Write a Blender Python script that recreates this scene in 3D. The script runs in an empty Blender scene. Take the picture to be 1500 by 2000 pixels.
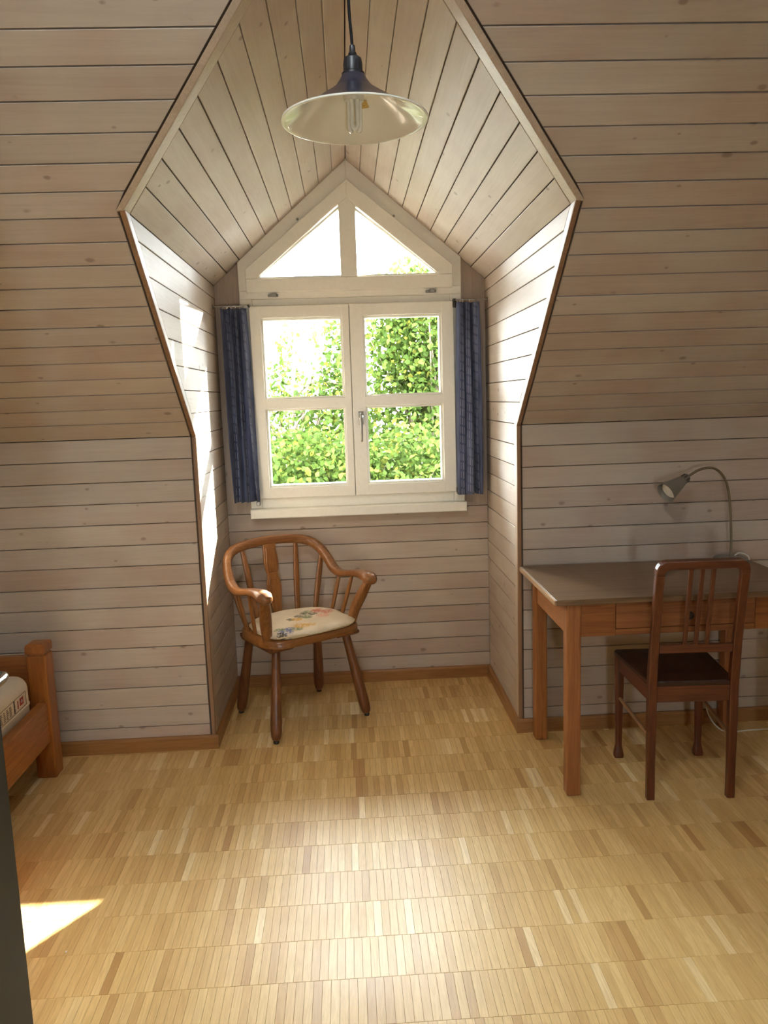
import bpy, bmesh, math, random
from mathutils import Vector, Matrix

random.seed(7)
scene = bpy.context.scene
COL = scene.collection
R = math.radians

# ------------------------------------------------------------------ camera
cam_d = bpy.data.cameras.new('camera')
cam = bpy.data.objects.new('camera', cam_d); COL.objects.link(cam)
cam_d.sensor_fit = 'HORIZONTAL'; cam_d.sensor_width = 36.0
cam_d.lens = 36.0 * 1536.4 / 1500.0
cam_d.clip_start = 0.02; cam_d.clip_end = 500
YAW, PITCH, ROLL, CAMZ = R(2.484), R(8.29), R(1.902), 1.53
_f = Vector((math.sin(YAW) * math.cos(PITCH), math.cos(YAW) * math.cos(PITCH), -math.sin(PITCH)))
_r = Vector((math.cos(YAW), -math.sin(YAW), 0))
_u = _r.cross(_f)
_rr = _r * math.cos(ROLL) - _u * math.sin(ROLL)
_uu = _u * math.cos(ROLL) + _r * math.sin(ROLL)
cam.matrix_world = Matrix(((_rr.x, _uu.x, -_f.x, 0), (_rr.y, _uu.y, -_f.y, 0), (_rr.z, _uu.z, -_f.z, CAMZ), (0, 0, 0, 1)))
scene.camera = cam

# ------------------------------------------------------------------ light
world = bpy.data.worlds.new('hazy_sky'); scene.world = world
world.use_nodes = True
_wn = world.node_tree
_bg = _wn.nodes['Background']
_bg.inputs['Color'].default_value = (0.90, 0.955, 1.0, 1)
_bg.inputs['Strength'].default_value = 13.0

SUN_DIR = Vector((-1.0, -1.40, -0.853)).normalized()
sun_d = bpy.data.lights.new('sun', 'SUN'); sun_d.energy = 34.0; sun_d.angle = R(0.6)
sun_d.color = (1.0, 0.965, 0.90)
sun = bpy.data.objects.new('sun', sun_d); COL.objects.link(sun)
sun.rotation_euler = (-SUN_DIR).to_track_quat('Z', 'Y').to_euler()
sun.location = (6, 9, 6)

scene.view_settings.view_transform = 'Standard'
scene.view_settings.look = 'None'
scene.view_settings.exposure = 2.18
scene.view_settings.gamma = 1.0
scene.view_settings.use_curve_mapping = False
cy = scene.cycles
cy.max_bounces = 7; cy.diffuse_bounces = 5; cy.glossy_bounces = 4
cy.use_adaptive_sampling = True; cy.adaptive_threshold = 0.055
cy.transmission_bounces = 6; cy.transparent_max_bounces = 24
cy.sample_clamp_indirect = 12.0
cy.caustics_reflective = False; cy.caustics_refractive = False
cy.use_denoising = True

# ------------------------------------------------------------------ dimensions of the room
YK, ZK = 3.378, 1.393                    # knee wall: distance and height
SL = R(39.41)                            # pitch of the main roof slope
TS, SS, CS = math.tan(SL), math.sin(SL), math.cos(SL)
XL, XR, XM = -0.642, 0.733, 0.043        # dormer cheeks and ridge line
ZE, ZR = 2.114, 2.698                    # dormer eave and ridge height
YB = 4.121                               # dormer back wall
ZB = 0.064                               # skirting height
XW0, XW1 = -2.9, 2.9                     # side walls
YRIDGE = 1.0                             # main ridge
YF = 2 * YRIDGE - YK                     # knee wall behind the camera
ZTOP = ZK + (YK - YRIDGE) * TS
def roofY(z): return YK - (z - ZK) / TS

# ------------------------------------------------------------------ helpers
def srgb(r, g, b):
    def f(c):
        c /= 255.0
        return c / 12.92 if c <= 0.04045 else ((c + 0.055) / 1.055) ** 2.4
    return (f(r), f(g), f(b), 1.0)

def tag(o, label=None, cat=None, group=None, kind=None):
    if label: o['label'] = label
    if cat: o['category'] = cat
    if group: o['group'] = group
    if kind: o['kind'] = kind
    return o

def empty(name, loc=(0, 0, 0), rz=0.0, parent=None):
    o = bpy.data.objects.new(name, None); COL.objects.link(o)
    o.location = loc; o.rotation_euler = (0, 0, rz); o.empty_display_size = 0.05
    if parent: o.parent = parent
    return o

def obj(name, me, mat=None, parent=None, smooth=False):
    if isinstance(me, bmesh.types.BMesh):
        bm = me
        bmesh.ops.recalc_face_normals(bm, faces=bm.faces[:])
        me = bpy.data.meshes.new(name); bm.to_mesh(me); bm.free()
    o = bpy.data.objects.new(name, me); COL.objects.link(o)
    if mat and not me.materials: me.materials.append(mat)
    if parent: o.parent = parent
    if smooth:
        for p in me.polygons: p.use_smooth = True
    return o

def shade_auto(o, ang=40):
    me = o.data
    for p in me.polygons: p.use_smooth = True
    try: me.set_sharp_from_angle(angle=R(ang))
    except Exception: pass
    return o

def B(): return bmesh.new()

def add_box(bm, x0, x1, y0, y1, z0, z1, bev=0.0, seg=1, M=None):
    t = bmesh.new()
    bmesh.ops.create_cube(t, size=1.0)
    for v in t.verts:
        v.co = Vector(((x0 + x1) / 2 + v.co.x * (x1 - x0), (y0 + y1) / 2 + v.co.y * (y1 - y0), (z0 + z1) / 2 + v.co.z * (z1 - z0)))
    if bev > 0:
        bmesh.ops.bevel(t, geom=t.edges[:], offset=bev, segments=seg, profile=0.5, affect='EDGES')
    join(bm, t, M)
    return bm

def join(bm, t, M=None):
    mp = {}
    for v in t.verts:
        mp[v] = bm.verts.new(M @ v.co if M else v.co)
    for f in t.faces:
        try: bm.faces.new([mp[v] for v in f.verts])
        except ValueError: pass
    t.free()

def box(name, x0, x1, y0, y1, z0, z1, mat, parent=None, bev=0.0, seg=1, M=None):
    return obj(name, add_box(B(), x0, x1, y0, y1, z0, z1, bev, seg, M), mat, parent)

def add_prism(bm, poly, O, U, V, N, t, bev=0.0, both=True):
    """polygon in the plane O + uU + vV, front towards N, thickness t behind; front rim chamfered"""
    O, U, V, N = Vector(O), Vector(U), Vector(V), Vector(N)
    n = len(poly)
    a = sum(poly[i][0] * poly[(i + 1) % n][1] - poly[(i + 1) % n][0] * poly[i][1] for i in range(n))
    if a < 0: poly = poly[::-1]
    def ins(d):
        out = []
        for i in range(n):
            p0, p1, p2 = Vector(poly[i - 1]), Vector(poly[i]), Vector(poly[(i + 1) % n])
            d1 = (p1 - p0).normalized(); d2 = (p2 - p1).normalized()
            n1 = Vector((-d1.y, d1.x)); n2 = Vector((-d2.y, d2.x))
            m = (n1 + n2); k = 1 + n1.dot(n2)
            out.append(p1 + m * (d / max(k, 0.15)))
        return out
    W = lambda p, h: O + U * p[0] + V * p[1] + N * h
    rings = []
    if bev > 0:
        rings.append([bm.verts.new(W(p, 0)) for p in ins(bev)])
        rings.append([bm.verts.new(W(p, -bev)) for p in poly])
    else:
        rings.append([bm.verts.new(W(p, 0)) for p in poly])
    rings.append([bm.verts.new(W(p, -t)) for p in poly])
    bm.faces.new(rings[0])
    for r0, r1 in zip(rings, rings[1:]):
        for i in range(n):
            j = (i + 1) % n
            bm.faces.new((r0[i], r1[i], r1[j], r0[j]))
    if both: bm.faces.new(rings[-1][::-1])
    return bm

def catmull(pts, per=6):
    pts = [Vector(p) for p in pts]
    P = [pts[0] * 2 - pts[1]] + pts + [pts[-1] * 2 - pts[-2]]
    out = []
    for i in range(1, len(P) - 2):
        p0, p1, p2, p3 = P[i - 1], P[i], P[i + 1], P[i + 2]
        for k in range(per):
            t = k / per
            out.append(0.5 * ((2 * p1) + (p2 - p0) * t + (2 * p0 - 5 * p1 + 4 * p2 - p3) * t * t + (3 * p1 - p0 - 3 * p2 + p3) * t ** 3))
    out.append(pts[-1])
    return out

def add_sweep(bm, pts, rad, seg=10, ref=(0, 0, 1), power=2.0, caps=True):
    """tube with an elliptical (or squarish, power>2) section; rad: list of (side, up)"""
    pts = [Vector(p) for p in pts]; n = len(pts)
    if not isinstance(rad, list): rad = [rad] * n
    rad = [r if isinstance(r, tuple) else (r, r) for r in rad]
    ref = Vector(ref); prev = None; rings = []
    for i in range(n):
        t = (pts[min(i + 1, n - 1)] - pts[max(i - 1, 0)]).normalized()
        s = t.cross(ref)
        if s.length < 0.05: s = prev if prev else t.cross(Vector((1, 0.01, 0)))
        s = (s - t * s.dot(t)).normalized()
        if prev and s.dot(prev) < 0: s = -s
        prev = s
        u = s.cross(t)
        ring = []
        for k in range(seg):
            a = 2 * math.pi * (k + 0.5) / seg
            c, d = math.cos(a), math.sin(a)
            c = math.copysign(abs(c) ** (2 / power), c); d = math.copysign(abs(d) ** (2 / power), d)
            ring.append(bm.verts.new(pts[i] + s * (c * rad[i][0]) + u * (d * rad[i][1])))
        rings.append(ring)
    for a, b in zip(rings, rings[1:]):
        for k in range(seg):
            j = (k + 1) % seg
            bm.faces.new((a[k], a[j], b[j], b[k]))
    if caps:
        bm.faces.new(rings[0][::-1]); bm.faces.new(rings[-1])
    return bm

def add_lathe(bm, prof, seg=24, M=None, caps=True):
    """prof: (r, z) pairs"""
    t = bmesh.new(); rings = []
    for r, z in prof:
        rings.append([t.verts.new((r * math.cos(2 * math.pi * k / seg), r * math.sin(2 * math.pi * k / seg), z)) for k in range(seg)])
    for a, b in zip(rings, rings[1:]):
        for k in range(seg):
            j = (k + 1) % seg
            t.faces.new((a[k], a[j], b[j], b[k]))
    if caps:
        t.faces.new(rings[0][::-1]); t.faces.new(rings[-1])
    join(bm, t, M)
    return bm

def interp(xs, ys, x):
    if x <= xs[0]: return ys[0]
    for i in range(len(xs) - 1):
        if x <= xs[i + 1]:
            t = (x - xs[i]) / (xs[i + 1] - xs[i]); return ys[i] + (ys[i + 1] - ys[i]) * t
    return ys[-1]

def align(p0, p1):
    """matrix placing +Z axis from p0 towards p1"""
    p0, p1 = Vector(p0), Vector(p1)
    q = (p1 - p0).to_track_quat('Z', 'Y')
    return Matrix.Translation(p0) @ q.to_matrix().to_4x4()

# ------------------------------------------------------------------ materials
def mat(name):
    m = bpy.data.materials.new(name); m.use_nodes = True
    nt = m.node_tree; nt.nodes.clear()
    out = nt.nodes.new('ShaderNodeOutputMaterial')
    bs = nt.nodes.new('ShaderNodeBsdfPrincipled')
    nt.links.new(bs.outputs[0], out.inputs[0])
    return m, nt, bs

class NB:
    """tiny node builder"""
    def __init__(s, nt): s.nt = nt
    def n(s, t, **kw):
        x = s.nt.nodes.new(t)
        for k, v in kw.items(): setattr(x, k, v)
        return x
    def l(s, a, b): s.nt.links.new(a, b)
    def inp(s, sock, v):
        if hasattr(v, 'is_output'): s.l(v, sock)
        else: sock.default_value = v
    def math(s, op, a, b=0.0, c=0.0, clamp=False):
        x = s.n('ShaderNodeMath', operation=op, use_clamp=clamp)
        s.inp(x.inputs[0], a); s.inp(x.inputs[1], b)
        if op in ('MULTIPLY_ADD', 'SMOOTH_MIN', 'COMPARE'): s.inp(x.inputs[2], c)
        return x.outputs[0]
    def vmath(s, op, a, b=(0, 0, 0)):
        x = s.n('ShaderNodeVectorMath', operation=op)
        s.inp(x.inputs[0], a); s.inp(x.inputs[1], b)
        return x.outputs['Value'] if op in ('DISTANCE', 'LENGTH', 'DOT_PRODUCT') else x.outputs[0]
    def noise(s, vec, scale, detail=3, rough=0.5, dist=0.0):
        x = s.n('ShaderNodeTexNoise')
        s.inp(x.inputs['Vector'], vec); x.inputs['Scale'].default_value = scale
        x.inputs['Detail'].default_value = detail; x.inputs['Roughness'].default_value = rough
        x.inputs['Distortion'].default_value = dist
        return x.outputs['Fac']
    def map(s, v, a, b, c=0.0, d=1.0, smooth=False):
        x = s.n('ShaderNodeMapRange', clamp=True)
        if smooth: x.interpolation_type = 'SMOOTHSTEP'
        s.inp(x.inputs[0], v)
        for i, q in enumerate((a, b, c, d)): s.inp(x.inputs[1 + i], q)
        return x.outputs[0]
    def mix(s, fac, a, b, mode='MIX'):
        x = s.n('ShaderNodeMix', data_type='RGBA', blend_type=mode)
        s.inp(x.inputs[0], fac); s.inp(x.inputs[6], a); s.inp(x.inputs[7], b)
        return x.outputs[2]
    def xyz(s, v):
        x = s.n('ShaderNodeSeparateXYZ'); s.l(v, x.inputs[0]); return x.outputs
    def vec(s, a, b, c):
        x = s.n('ShaderNodeCombineXYZ')
        for i, q in enumerate((a, b, c)): s.inp(x.inputs[i], q)
        return x.outputs[0]
    def bump(s, h, strength, dist, bs):
        x = s.n('ShaderNodeBump'); x.inputs['Strength'].default_value = strength; x.inputs['Distance'].default_value = dist
        s.l(h, x.inputs['Height']); s.l(x.outputs[0], bs.inputs['Normal'])

def wood(name, light, dark, axis='X', fine=160.0, coarse=16.0, stretch=0.045, contrast=(0.32, 0.70), knots=0.0, knot_col=None,
         rough=0.5, coat=0.0, bump=0.15, vary=0.12, tint=None, spec=0.4):
    """procedural timber with the grain along one axis of the object's own coordinates"""
    m, nt, bs = mat(name); q = NB(nt)
    tc = q.n('ShaderNodeTexCoord'); oi = q.n('ShaderNodeObjectInfo')
    rnd = oi.outputs['Random']
    off = q.vec(q.math('MULTIPLY', rnd, 37.1), q.math('MULTIPLY', rnd, 91.7), q.math('MULTIPLY', rnd, 53.3))
    p = q.vmath('ADD', tc.outputs['Object'], off)
    sc = {'X': (stretch, 1, 1), 'Y': (1, stretch, 1), 'Z': (1, 1, stretch)}[axis]
    g = q.vmath('MULTIPLY', p, sc)
    n1 = q.noise(g, coarse, 4, 0.6, 0.6)
    n2 = q.noise(g, fine, 3, 0.65)
    band = q.math('FRACT', q.math('MULTIPLY', n1, 7.0))
    band = q.math('ABSOLUTE', q.math('SUBTRACT', band, 0.5))
    v = q.math('ADD', q.math('MULTIPLY', n1, 0.45), q.math('MULTIPLY', n2, 0.40))
    v = q.math('ADD', v, q.math('MULTIPLY', band, 0.30))
    f = q.map(v, contrast[0], contrast[1])
    colr = q.mix(f, light, dark)
    if knots > 0:
        vo = q.n('ShaderNodeTexVoronoi', feature='F1')
        ks = {'X': (0.62, 1, 1), 'Y': (1, 0.62, 1), 'Z': (1, 1, 0.62)}[axis]
        q.l(q.vmath('MULTIPLY', p, ks), vo.inputs['Vector']); vo.inputs['Scale'].default_value = 15.0
        s2 = q.n('ShaderNodeSeparateColor'); q.l(vo.outputs['Color'], s2.inputs[0])
        pick = q.math('GREATER_THAN', s2.outputs[0], 1.0 - knots)
        size = q.math('MULTIPLY_ADD', s2.outputs[1], 0.05, 0.035)
        wob = q.math('ADD', vo.outputs['Distance'], q.math('MULTIPLY', q.math('SUBTRACT', q.noise(p, 90, 2), 0.5), 0.06))
        spot = q.math('MULTIPLY', q.map(wob, size, q.math('MULTIPLY', size, 2.4), 1.0, 0.0, True), pick)
        colr = q.mix(q.math('MULTIPLY', spot, 0.62), colr, knot_col or dark)
    # tone of each piece
    hs = q.n('ShaderNodeHueSaturation')
    hs.inputs['Fac'].default_value = 1.0
    q.l(q.math('MULTIPLY_ADD', rnd, vary, 1.0 - vary * 0.5), hs.inputs['Value'])
    r2 = q.math('FRACT', q.math('MULTIPLY', rnd, 17.3))
    q.l(q.math('MULTIPLY_ADD', r2, vary * 1.2, 1.0 - vary * 0.6), hs.inputs['Saturation'])
    q.l(colr, hs.inputs['Color'])
    c = hs.outputs[0]
    if tint:
        big = q.map(q.noise(p, 2.6, 2), 0.42, 0.62, 0.0, 0.55)
        c = q.mix(big, c, q.mix(1.0, c, tint, 'MULTIPLY'))
    q.l(c, bs.inputs['Base Color'])
    bs.inputs['Roughness'].default_value = rough
    bs.inputs['Specular IOR Level'].default_value = spec
    bs.inputs['Coat Weight'].default_value = coat
    bs.inputs['Coat Roughness'].default_value = 0.25
    if bump: q.bump(n2, bump, 0.002, bs)
    return m

def plain(name, col, rough=0.5, metal=0.0, spec=0.5, noise=0.06, scale=40.0, coat=0.0, bump=0.0):
    m, nt, bs = mat(name); q = NB(nt)
    tc = q.n('ShaderNodeTexCoord')
    n = q.noise(tc.outputs['Object'], scale, 3)
    dark = tuple(x * (1 - noise * 2) for x in col[:3]) + (1,)
    q.l(q.mix(q.map(n, 0.3, 0.7), col, dark), bs.inputs['Base Color'])
    bs.inputs['Roughness'].default_value = rough; bs.inputs['Metallic'].default_value = metal
    bs.inputs['Specular IOR Level'].default_value = spec; bs.inputs['Coat Weight'].default_value = coat
    if bump: q.bump(n, bump, 0.002, bs)
    return m

def glass_mat(name, tint=(0.97, 0.99, 0.98, 1)):
    m = bpy.data.materials.new(name); m.use_nodes = True
    nt = m.node_tree; nt.nodes.clear(); q = NB(nt)
    out = q.n('ShaderNodeOutputMaterial'); mx = q.n('ShaderNodeMixShader'); fr = q.n('ShaderNodeFresnel')
    tr = q.n('ShaderNodeBsdfTransparent'); gl = q.n('ShaderNodeBsdfGlossy')
    tr.inputs[0].default_value = tint; gl.inputs['Roughness'].default_value = 0.01
    fr.inputs[0].default_value = 1.45
    q.l(fr.outputs[0], mx.inputs[0]); q.l(tr.outputs[0], mx.inputs[1]); q.l(gl.outputs[0], mx.inputs[2])
    q.l(mx.outputs[0], out.inputs[0])
    return m

PINE_L, PINE_D = srgb(196, 184, 170), srgb(176, 162, 147)
KN = srgb(128, 110, 98)
M_boardX = wood('whitewashed_pine_x', PINE_L, PINE_D, 'X', knots=0.55, knot_col=KN, contrast=(0.22, 0.86), rough=0.55, spec=0.25, vary=0.10, tint=srgb(240, 222, 216))
M_boardY = wood('whitewashed_pine_y', PINE_L, PINE_D, 'Y', knots=0.5, knot_col=KN, contrast=(0.22, 0.86), rough=0.52, spec=0.25, vary=0.10, tint=srgb(240, 226, 220))
M_boardZ = wood('whitewashed_pine_z', srgb(180, 164, 149), srgb(160, 141, 126), 'Z', knots=0.1, knot_col=KN, rough=0.45, vary=0.08)
M_lining = wood('whitewashed_lining', srgb(191, 175, 157), srgb(173, 153, 133), 'Z', knots=0.0, rough=0.42, vary=0.06)
M_edge = wood('edge_strip_oak', srgb(158, 124, 94), srgb(126, 94, 67), 'Z', rough=0.5, vary=0.08)
M_back = plain('dark_batten_board', srgb(96, 76, 58), 0.8)
M_base = wood('skirting_oak', srgb(167, 121, 70), srgb(137, 92, 49), 'X', rough=0.42, vary=0.06)
M_baseY = wood('skirting_oak_y', srgb(167, 121, 70), srgb(137, 92, 49), 'Y', rough=0.42, vary=0.06)
M_frame = plain('cream_window_paint', srgb(236, 233, 222), 0.35, noise=0.02, scale=60)
M_glass = glass_mat('window_glass')
M_metal = plain('brushed_steel', srgb(170, 168, 162), 0.32, 1.0, noise=0.04)
M_chrome = plain('chrome', srgb(215, 215, 215), 0.15, 1.0, noise=0.02)
M_darkmetal = plain('dark_hinge_metal', srgb(70, 66, 58), 0.45, 0.7)
M_plaster = plain('white_plaster', srgb(226, 218, 206), 0.8, noise=0.02)

# ------------------------------------------------------------------ floor: mosaic parquet
SW, SLN, FY0 = 0.0232, 0.1610, 2.061     # strip width, length, a known row line
def floor_material():
    m, nt, bs = mat('oak_mosaic_parquet'); q = NB(nt)
    g = q.n('ShaderNodeNewGeometry'); x, y, z = q.xyz(g.outputs['Position'])
    row = q.math('FLOOR', q.math('DIVIDE', q.math('SUBTRACT', y, FY0), SLN))
    sh = q.math('MULTIPLY', q.math('FRACT', q.math('MULTIPLY', row, 0.37)), SW)
    cell = q.math('FLOOR', q.math('DIVIDE', q.math('ADD', x, sh), SW))
    wn = q.n('ShaderNodeTexWhiteNoise', noise_dimensions='2D')
    q.l(q.vec(cell, row, 0), wn.inputs['Vector'])
    rnd = wn.outputs['Value']; rc = q.n('ShaderNodeSeparateColor'); q.l(wn.outputs['Color'], rc.inputs[0])
    # runs of strips cut from the same board share a tone
    wn2 = q.n('ShaderNodeTexWhiteNoise', noise_dimensions='2D')
    q.l(q.vec(q.math('FLOOR', q.math('DIVIDE', cell, 5.0)), row, 3.0), wn2.inputs['Vector'])
    tone = q.math('ADD', q.math('MULTIPLY', rnd, 0.72), q.math('MULTIPLY', wn2.outputs['Value'], 0.28))
    cr = q.n('ShaderNodeValToRGB'); e = cr.color_ramp.elements
    e[0].position = 0.0; e[0].color = srgb(182, 138, 78)
    e[1].position = 1.0; e[1].color = srgb(252, 232, 184)
    for ps, c in ((0.25, srgb(214, 176, 112)), (0.55, srgb(223, 187, 122)), (0.84, srgb(231, 198, 134))):
        k = e.new(ps); k.color = c
    q.l(tone, cr.inputs[0])
    p = q.vec(q.math('ADD', x, q.math('MULTIPLY', rnd, 31.0)), q.math('MULTIPLY_ADD', y, 0.07, q.math('MULTIPLY', rc.outputs[1], 17.0)), rnd)
    n1 = q.noise(p, 190, 3, 0.6)
    n2 = q.noise(p, 34, 3, 0.55, 1.2)
    band = q.math('ABSOLUTE', q.math('SUBTRACT', q.math('FRACT', q.math('MULTIPLY', n2, 6.0)), 0.5))
    v = q.math('ADD', q.math('MULTIPLY', n1, 0.6), q.math('MULTIPLY', band, 0.6))
    col = q.mix(q.map(v, 0.30, 0.72, 0.0, 0.34), cr.outputs[0], srgb(166, 120, 68))
    q.l(col, bs.inputs['Base Color'])
    worn = q.noise(g.outputs['Position'], 2.2, 3)
    q.l(q.map(q.math('ADD', q.math('MULTIPLY', n1, 0.25), worn), 0.35, 0.85, 0.36, 0.50), bs.inputs['Roughness'])
    bs.inputs['Specular IOR Level'].default_value = 0.40
    bs.inputs['Coat Weight'].default_value = 0.06; bs.inputs['Coat Roughness'].default_value = 0.26
    q.bump(n1, 0.10, 0.001, bs)
    return m
M_floor = floor_material()
M_sub = plain('dark_floor_bed', srgb(110, 74, 40), 0.8)

floor = box('floor', XW0, XW1, YF, YB + 0.03, -0.06, -0.0022, M_sub)
tag(floor, 'oak mosaic parquet floor of short parallel strips', 'floor', kind='structure')

def project(p):
    d = Vector(p) - Vector((0, 0, CAMZ)); z = d.dot(_f)
    if z <= 0.05: return None
    return 750 + 1536.4 * d.dot(_rr) / z, 1000 - 1536.4 * d.dot(_uu) / z, z

def build_parquet():
    rng = random.Random(3)
    gx, gy = 0.0004, 0.0007
    cells = []
    r0 = int(math.floor((YF - FY0) / SLN)); r1 = int(math.ceil((YB - FY0) / SLN))
    for r in range(r0, r1):
        sh = ((r * 0.37) % 1.0) * SW
        c0 = int(math.floor((XW0 + sh) / SW)); c1 = int(math.ceil((XW1 + sh) / SW))
        for c in range(c0, c1):
            x0 = c * SW - sh; y0 = FY0 + r * SLN
            xa, xb, ya, yb_ = max(x0, XW0), min(x0 + SW, XW1), max(y0, YF), min(y0 + SLN, YB)
            if xb - xa < 0.004 or yb_ - ya < 0.01: continue
            if ya > YK + 0.02 and (xb < XL or xa > XR): continue
            cells.append((xa, xb, ya, yb_))
    def quad(x0, x1, y0, y1):
        h = [rng.uniform(-0.00005, 0.0) for _ in range(4)]
        x0 += gx / 2; x1 -= gx / 2; y0 += gy / 2; y1 -= gy / 2; b = 0.0004
        top = [(x0 + b, y0 + b, h[0]), (x1 - b, y0 + b, h[1]), (x1 - b, y1 - b, h[2]), (x0 + b, y1 - b, h[3])]
        rim = [(x0, y0, -0.0006), (x1, y0, -0.0006), (x1, y1, -0.0006), (x0, y1, -0.0006)]
        bot = [(a, c, -0.0035) for a, c, _ in rim]
        return top + rim + bot
    F = [(0, 1, 2, 3)] + [(4 + i, 4 + (i + 1) % 4, (i + 1) % 4, i) for i in range(4)] + [(8 + i, 8 + (i + 1) % 4, 4 + (i + 1) % 4, 4 + i) for i in range(4)]
    vis = []
    for i, (a, b, c, d) in enumerate(cells):
        if b - a < SW - 0.001 or d - c < SLN - 0.001: continue
        pr = project(((a + b) / 2, (c + d) / 2, 0))
        if pr and 62 < pr[0] < 1495 and pr[1] < 1975: vis.append((pr[2], i))
    vis.sort(); near = [i for _, i in vis[:300]]; ns = set(near)
    meshes = []
    for k in range(6):
        me = bpy.data.meshes.new('parquet_strip'); me.from_pydata(quad(0, SW, 0, SLN), [], F); me.materials.append(M_floor); meshes.append(me)
    for k, i in enumerate(near):
        o = bpy.data.objects.new('parquet_strip', meshes[k % 6]); COL.objects.link(o)
        o.location = (cells[i][0], cells[i][2], 0); o.parent = floor
    V, FF = [], []
    for i, c in enumerate(cells):
        if i in ns: continue
        n = len(V); V += quad(*c); FF += [tuple(n + a for a in f) for f in F]
    me = bpy.data.meshes.new('parquet_field'); me.from_pydata(V, [], FF); me.materials.append(M_floor)
    o = bpy.data.objects.new('parquet_field', me); COL.objects.link(o); o.parent = floor
    tag(o, 'further parquet strips of the floor', kind='stuff')
build_parquet()

# ------------------------------------------------------------------ boarded walls
GAP, BT, BEV = 0.0042, 0.014, 0.0014
def clip(poly, f):
    """keep the side f(p) >= 0 of a polygon"""
    out = []
    for i in range(len(poly)):
        a, b = poly[i], poly[(i + 1) % len(poly)]
        fa, fb = f(a), f(b)
        if fa >= 0: out.append(a)
        if (fa >= 0) != (fb >= 0):
            t = fa / (fa - fb); out.append((a[0] + (b[0] - a[0]) * t, a[1] + (b[1] - a[1]) * t))
    return out
def board(poly, O, U, V, N, m, parent, name='wall_board', jit=True):
    if len(poly) < 3: return
    j = random.uniform(-0.0007, 0.0007) if jit else 0
    O2 = Vector(O) + Vector(N) * j
    return obj(name, add_prism(B(), poly, O2, U, V, N, BT, BEV, both=False), m, parent)
def joints(known, pitch, lo, hi):
    """board edges between lo and hi on a regular pitch through a known joint"""
    k0 = math.ceil((lo - known) / pitch + 1e-6)
    e = [lo]; z = known + k0 * pitch
    while z < hi - 1e-6:
        if z - e[-1] > 0.012: e.append(z)
        z += pitch
    if hi - e[-1] < 0.012: e[-1] = hi
    else: e.append(hi)
    return e

EDGE = 0.017                                   # front width of the strip round the dormer opening
# --- knee walls either side of the dormer
for side in (-1, 1):
    nm = 'wall_left' if side < 0 else 'wall_right'
    xa, xb = (XW0, XL - 0.002) if side < 0 else (XR + 0.002, XW1)
    w = box(nm, xa, xb, YK + BT, YK + BT + 0.03, 0, ZK + 0.02, M_back)
    tag(w, 'low whitewashed board wall %s' % ('left of the dormer, beside the bed' if side < 0 else 'right of the dormer, behind the desk'), 'wall', kind='structure')
    xa, xb = (XW0, XL - EDGE - 0.0045) if side < 0 else (XR + EDGE + 0.0045, XW1)
    e = joints(0.1134, 0.0913, ZB * 0.5, ZK)
    for a, b in zip(e, e[1:]):
        g_ = GAP * 0.33
        board([(xa, a + g_), (xb, a + g_), (xb, b - g_), (xa, b - g_)], (0, YK, 0), (1, 0, 0), (0, 0, 1), (0, -1, 0), M_boardX, w)

# --- main roof slope: left, right, and above the dormer ridge; then the far slope behind the camera
RU, RV, RN = Vector((1, 0, 0)), Vector((0, -CS, SS)), Vector((0, -SS, -CS))
RO = Vector((0, YK, ZK))
S_E, S_R = (ZE - ZK) / SS, (ZR - ZK) / SS
S_TOP = (YK - YRIDGE) / CS
def rake_x(side, s):
    x0 = XL if side < 0 else XR
    if s <= S_E: return x0
    return x0 + (XM - x0) * min(1.0, (s - S_E) / (S_R - S_E))
for side in (-1, 1):
    xo = XW0 if side < 0 else XW1
    # backing
    bl = [(xo, 0.0), (rake_x(side, 0) + side * 0.002, 0.0), (rake_x(side, S_E) + side * 0.002, S_E), (XM, S_R), (XM, S_TOP), (xo, S_TOP)]
    nm = 'ceiling'
    c = obj(nm, add_prism(B(), bl, RO - RN * BT, RU, RV, RN, 0.03), M_back)
    tag(c, 'whitewashed boards of the roof slope %s of the dormer opening' % ('left' if side < 0 else 'right'), 'ceiling', kind='structure')
    e = joints(0.0095 if side < 0 else 0.003, 0.0914, 0.0, S_R + 0.10)
    ew = lambda s: side * ((EDGE if s <= S_E else 0.024) + 0.0048)
    for a, b in zip(e, e[1:]):
        a2, b2 = a + GAP / 2, b - GAP / 2
        if b2 <= a2: continue
        poly = [(xo, a2), (rake_x(side, a2) + ew(a2), a2)]
        if a2 < S_E < b2: poly.append((rake_x(side, S_E) + ew(S_E), S_E))
        if a2 < S_R < b2: poly.append((XM + side * 0.027, S_R)); poly.append((XM + side * 0.0012, S_R))
        if a2 >= S_R: poly[1] = (XM + side * 0.0012, a2)
        xe = rake_x(side, b2) + ew(b2) if b2 < S_R else XM + side * 0.0012
        poly += [(xe, b2), (xo, b2)]
        board(poly, RO, RU, RV, RN, M_boardX, c, 'ceiling_board')
    a0 = e[-1]
    for k in range(8):
        a, b = a0 + k * 0.0914, min(a0 + (k + 1) * 0.0914, S_TOP)
        if b - a < 0.01: break
        x0, x1 = (xo, XM - 0.0012) if side < 0 else (XM + 0.0012, xo)
        board([(x0, a + GAP / 2), (x1, a + GAP / 2), (x1, b - GAP / 2), (x0, b - GAP / 2)], RO, RU, RV, RN, M_boardX, c, 'ceiling_board')

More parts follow.
